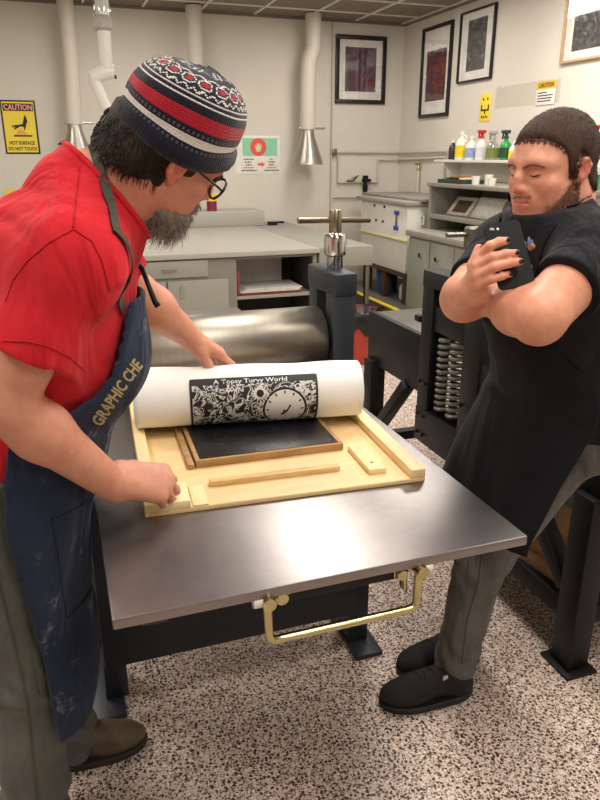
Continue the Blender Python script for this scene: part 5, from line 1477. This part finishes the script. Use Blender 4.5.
tb_ = MB(); Mx = Matrix((tuple(FL.A[0]), tuple(FL.A[1]), tuple(FL.A[2]))).transposed().to_4x4(); Mx.translation = Vector(FL.w((-.034, .105, .094)))
tb_.box(-.002, .002, -.008, .008, -.012, .012, .001, Mx); tb_.build('pale_tab', mat('pale_tab', rgb(190, 186, 180), .6), s1)

jb = BVHTree.FromPolygons([tuple(v.co + Vector(LOC[MP.name])) for v in pants2.data.vertices], [tuple(p.vertices) for p in pants2.data.polygons])
trace(jb, dense([(1.05, 1.44, .56), (1.055, 1.45, .45), (1.05, 1.48, .3), (1.06, 1.50, .12)]), None, .002, M_seam, 'side_seam', pants2)

# apron: a cloth hung over chest, belly and thighs
bvs = []; bfs = []
for o_ in (shirt2, pants2):
    n0 = len(bvs); bvs += [tuple(v.co + Vector(LOC[MP.name])) for v in o_.data.vertices]; bfs += [tuple(i + n0 for i in p.vertices) for p in o_.data.polygons]
bv2 = BVHTree.FromPolygons(bvs, bfs)
NR, NC = 90, 70; G = np.zeros((NR + 1, NC + 1, 3))
zs = np.linspace(1.345, .66, NR + 1)
yn = np.interp(zs, (.6, .67, .85, 1.06, 1.15, 1.25, 1.375), (1.235, 1.245, 1.225, 1.185, 1.20, 1.255, 1.29))
yfr = np.interp(zs, (.6, .8, 1.05, 1.15, 1.25, 1.375), (1.68, 1.665, 1.60, 1.55, 1.49, 1.455))
for i in range(NR + 1):
    for j in range(NC + 1):
        q = j / NC; y_ = yn[i] + (yfr[i] - yn[i]) * q; z_ = zs[i] + .0
        base_ = np.interp(z_, (.6, .7, .9, 1.06, 1.2, 1.375), (1.0, 1.005, 1.03, 1.05, 1.0, 1.02))
        e_ = abs(q - .5) * 2
        base_ += np.interp(z_, (.6, .7, 1.06, 1.375), (.035, .04, .12, .06)) * e_ ** 3 * (1 if q < .5 else .8)
        h = bv2.ray_cast(Vector((.6, y_, z_)), Vector((1, 0, 0)), .9)
        x_ = min(base_, h[0].x - .012) if h[0] else base_
        G[i, j] = (x_, y_, z_)
for _ in range(14):
    g = G[:, :, 0]; p_ = np.pad(g, 1, mode='edge'); sm = (p_[:-2, 1:-1] + p_[2:, 1:-1] + p_[1:-1, :-2] + p_[1:-1, 2:]) / 4
    G[:, :, 0] = np.minimum(g, sm + .002)
qq = np.linspace(0, 1, NC + 1)[None, :]; zz = zs[:, None]
G[:, :, 0] -= (.006 * np.sin(qq * 17 + 2 * np.sin(zz * 5)) * np.clip((1.05 - zz) / .4, 0, 1) + .004 * np.sin(zz * 55 + qq * 9) * np.exp(-((zz - 1.08) / .08) ** 2)).astype(float)
vs = G.reshape(-1, 3); fs = [(i * (NC + 1) + j, i * (NC + 1) + j + 1, (i + 1) * (NC + 1) + j + 1, (i + 1) * (NC + 1) + j) for i in range(NR) for j in range(NC)]
M_bapron = cloth_mat('black_apron_cloth', rgb(17, 18, 22), rgb(24, 25, 30), 4, 500, .85, .3, (rgb(60, 62, 68), 14, .70), .2)
apron2 = obj('apron', vs, fs, M_bapron, MP, angle=180)
md = apron2.modifiers.new('thick', 'SOLIDIFY'); md.thickness = .003
ribs = BVHTree.FromPolygons(bvs, bfs)
for y0 in (1.29, 1.45):
    ribbon('neck_strap', lerp_pts([(.97, y0, 1.335), (1.0, y0, 1.40), (1.045, y0, 1.47), (1.09, y0, 1.51), (1.14, y0 + .02 * (1 if y0 < 1.37 else -1), 1.53)], 8), .028, M_bapron, apron2, .004, ribs)
# pale print on the shirt above the bib, tan patches on the strap
M_pr2 = mat('violet_shirt_print', rgb(120, 118, 160), .8, var=.4, scale=60); M_tan = mat('tan_leather_patch', rgb(150, 104, 70), .7)
tm = MB()
for k in range(6):
    pl = []
    for q in np.linspace(0, 1, 8):
        h = bv2.ray_cast(Vector((.6, 1.30 + .009 * k + .008 * q, 1.415 + .03 * q + .006 * math.sin(k * 2))), Vector((1, 0, 0)))
        if h[0]: pl.append(h[0] - Vector((.002, 0, 0)))
    if len(pl) > 3: tm.tube(pl, [.001, .004, .005, .003, .005, .004, .003, .001][:len(pl)], 5)
tm.build('shirt_print', M_pr2, shirt2)
for y_, z_ in ((1.30, 1.43), (1.30, 1.385), (1.275, 1.335)):
    h = bv2.ray_cast(Vector((.6, y_, z_)), Vector((1, 0, 0)))
    if h[0]:
        MB().lathe(h[0] - Vector((.012, 0, 0)), [(0, 0), (.007, 0), (.008, .002), (.008, .008)], 10, 'x').build('tan_patch', M_tan, apron2)
# hair, brows, beard
M_buzz = hair_mat('buzzed_brown_hair', rgb(38, 27, 23), rgb(84, 63, 53), (220, 220, 220), .75)
def reg_buzz(x, y, z):
    zl = np.interp(y, (-.14, -.05, -.034, -.022, -.006, .004, .010, .028, .034, .044, .058, .075, .1), (-.06, -.06, -.03, .014, .024, .02, -.022, -.02, .024, .040, .053, .062, .066))
    return z - zl - .0012 * np.sin(y * 420 + x * 300)
v, Fc = head_shell('hair', H2, .0065, reg_buzz, M_buzz, MP, .03, .0028, .0006, .006, NECK2)
hair2 = sdf_obj('hair', v, Fc, M_buzz, MP)
M_stub = hair_mat('short_brown_beard', rgb(80, 55, 43), rgb(126, 92, 73), (260, 260, 260), .8)
def reg_stub(x, y, z):
    a = np.abs(x); fz = np.interp(y, (-.012, -.002, .01, .026, .04, .055, .07), (-.2, -.03, -.008, -.022, -.04, -.058, -.07))
    jaw = np.minimum(fz - z, np.minimum(z + .125, np.minimum(y + .004, .076 - y)))
    mo = np.minimum(np.minimum(.03 - a, -.048 - z), np.minimum(z + .056, y - .07))
    return np.maximum(jaw, mo) + .005 * bump_noise(x, y, z, 620, 1)
nrm = np.zeros(len(sk2) * 3, np.float32); body2.data.vertices.foreach_get('normal', nrm); nrm = nrm.reshape(-1, 3)
def short_hair(name, verts, normals, w, n, ln, m, parent, seed, down=.5, wd=.0006):
    rs = np.random.RandomState(seed); w = w / w.sum(); st = []
    for i in rs.choice(len(verts), n, True, w):
        p = verts[i] + rs.uniform(-.0016, .0016, 3); d = normals[i] + np.array((0, 0, -down)) + rs.uniform(-.45, .45, 3); d /= np.linalg.norm(d)
        L_ = ln * rs.uniform(.6, 1.2); st.append([p - d * .0008, p + d * L_ * .5, p + d * L_ + np.array((0, 0, -.15 * L_))])
    return strands(name, st, m, parent, wd)
L = H2.lv(sk2); x, y, z = L.T
bw = sstep(reg_stub(x, y, z), -.004, .016) * inh
short_hair('beard', sk2, nrm, bw + 1e-9, 6500, .0042, M_stub, MP, 5, .6)
rg_ = reg_buzz(x, y, z); hw = sstep(rg_, -.003, .006) * (rg_ < .034) * inh
short_hair('hairline', sk2, nrm, hw + 1e-9, 14000, .003, M_buzz, hair2, 6, .5)
nv = np.zeros(len(hair2.data.vertices) * 3, np.float32); hair2.data.vertices.foreach_get('normal', nv)
cv = np.zeros(len(hair2.data.vertices) * 3, np.float32); hair2.data.vertices.foreach_get('co', cv); cv = cv.reshape(-1, 3) + np.array(LOC[MP.name])
short_hair('cropped_hair', cv, nv.reshape(-1, 3), np.ones(len(cv)), 6000, .0018, M_buzz, hair2, 7, .6)
brows(H2, mat('brown_eyebrow', rgb(96, 64, 50), .8, var=.3, scale=200), MP, .0032)
lids(H2, MP, M_lash)
# black painted nails
M_nail = mat('black_nail_polish', rgb(18, 14, 16), .2)
def nail(p, d, n, m, parent, w=.0052, l=.0062):
    d = Vector(d).normalized(); n = Vector(n); n = (n - d * n.dot(d)).normalized(); x_ = d.cross(n)
    vs = []; fs = []; R_, N_ = 5, 14; c = Vector(p)
    for i in range(R_ + 1):
        for k in range(N_):
            a = 2 * PI * k / N_; r = math.sin(PI / 2 * i / R_); hh = math.cos(PI / 2 * i / R_) * .0014
            vs.append(c + x_ * (w * r * math.cos(a)) + d * (l * r * math.sin(a)) + n * (hh - .0035 * (w * r * math.cos(a) / .008) ** 2))
    for i in range(R_):
        for k in range(N_): fs.append((i * N_ + k, i * N_ + (k + 1) % N_, (i + 1) * N_ + (k + 1) % N_, (i + 1) * N_ + k))
    return obj('fingernail', vs, fs, m, parent, angle=180)
toc = Vector((-.55, -.80, .22))
for nm in ('index', 'middle', 'ring', 'little'):
    a, b_ = Vector(FIN[nm][2]), Vector(FIN[nm][3]); d = (b_ - a).normalized(); n = toc - d * toc.dot(d); n.normalize()
    nail(b_ - d * .001 + n * (.0074 if nm != 'little' else .0066), d, n, M_nail, MP)
# ---- the phone
PHN = thing('phone', 'black smartphone held up by the person in the black apron', 'phone', (.85, 1.2, 1.43))
TLc, TRc, BRc = Vector((.829, 1.241, 1.489)), Vector((.895, 1.222, 1.501)), Vector((.873, 1.149, 1.376))
ux = (TRc - TLc).normalized(); uy = (TRc - BRc).normalized(); uy = (uy - ux * uy.dot(ux)).normalized(); un = uy.cross(ux)   # un: back of the phone
if un.dot(toc) < 0: un = -un
Mx = Matrix((ux, uy, un)).transposed().to_4x4(); Mx.translation = TLc + un * -.012
b = bmesh.new(); w_, h_, r_ = .073, .142, .010
poly = []
for cx_, cy_, a0 in ((w_ - r_, -r_, 0), (r_, -r_, 90), (r_, -h_ + r_, 180), (w_ - r_, -h_ + r_, 270)):
    for k in range(7):
        a = math.radians(a0 + 15 * k); poly.append((cx_ + r_ * math.cos(a), cy_ + r_ * math.sin(a)))
def slab(z0, z1, ins=0.0):
    vs = [Mx @ Vector((w_ / 2 + (x - w_ / 2) * (1 - ins * 2 / w_), -h_ / 2 + (y + h_ / 2) * (1 - ins * 2 / h_), z)) for z in (z0, z1) for x, y in poly]
    n = len(poly)
    return vs, [tuple(range(n))[::-1], tuple(range(n, 2 * n))] + [(i, (i + 1) % n, n + (i + 1) % n, n + i) for i in range(n)]
b.free()
M_phone = mat('matte_black_phone', rgb(9, 9, 10), .6, spec=.2); M_screen = mat('dark_phone_screen', rgb(30, 32, 36), .1)
MB().add(*slab(0, .0075)).build('case', M_phone, PHN); MB().add(*slab(-.0008, 0, .002)).build('screen', M_screen, PHN)
cb = MB().lathe((0, 0, 0), [(0, 0), (.005, 0), (.005, .0012), (0, .0014)], 16, cap=False)
cb.v = [tuple(Mx @ Vector((x + .014, y - .014, z + .0075))) for x, y, z in cb.v]; cb.build('camera_lens', M_screen, PHN)
cb = MB().lathe((0, 0, 0), [(0, 0), (.0028, 0), (.0028, .0008), (0, .001)], 12, cap=False)
cb.v = [tuple(Mx @ Vector((x + .026, y - .014, z + .0075))) for x, y, z in cb.v]; cb.build('flash', mat('flash_lens', rgb(210, 206, 190), .3), PHN)
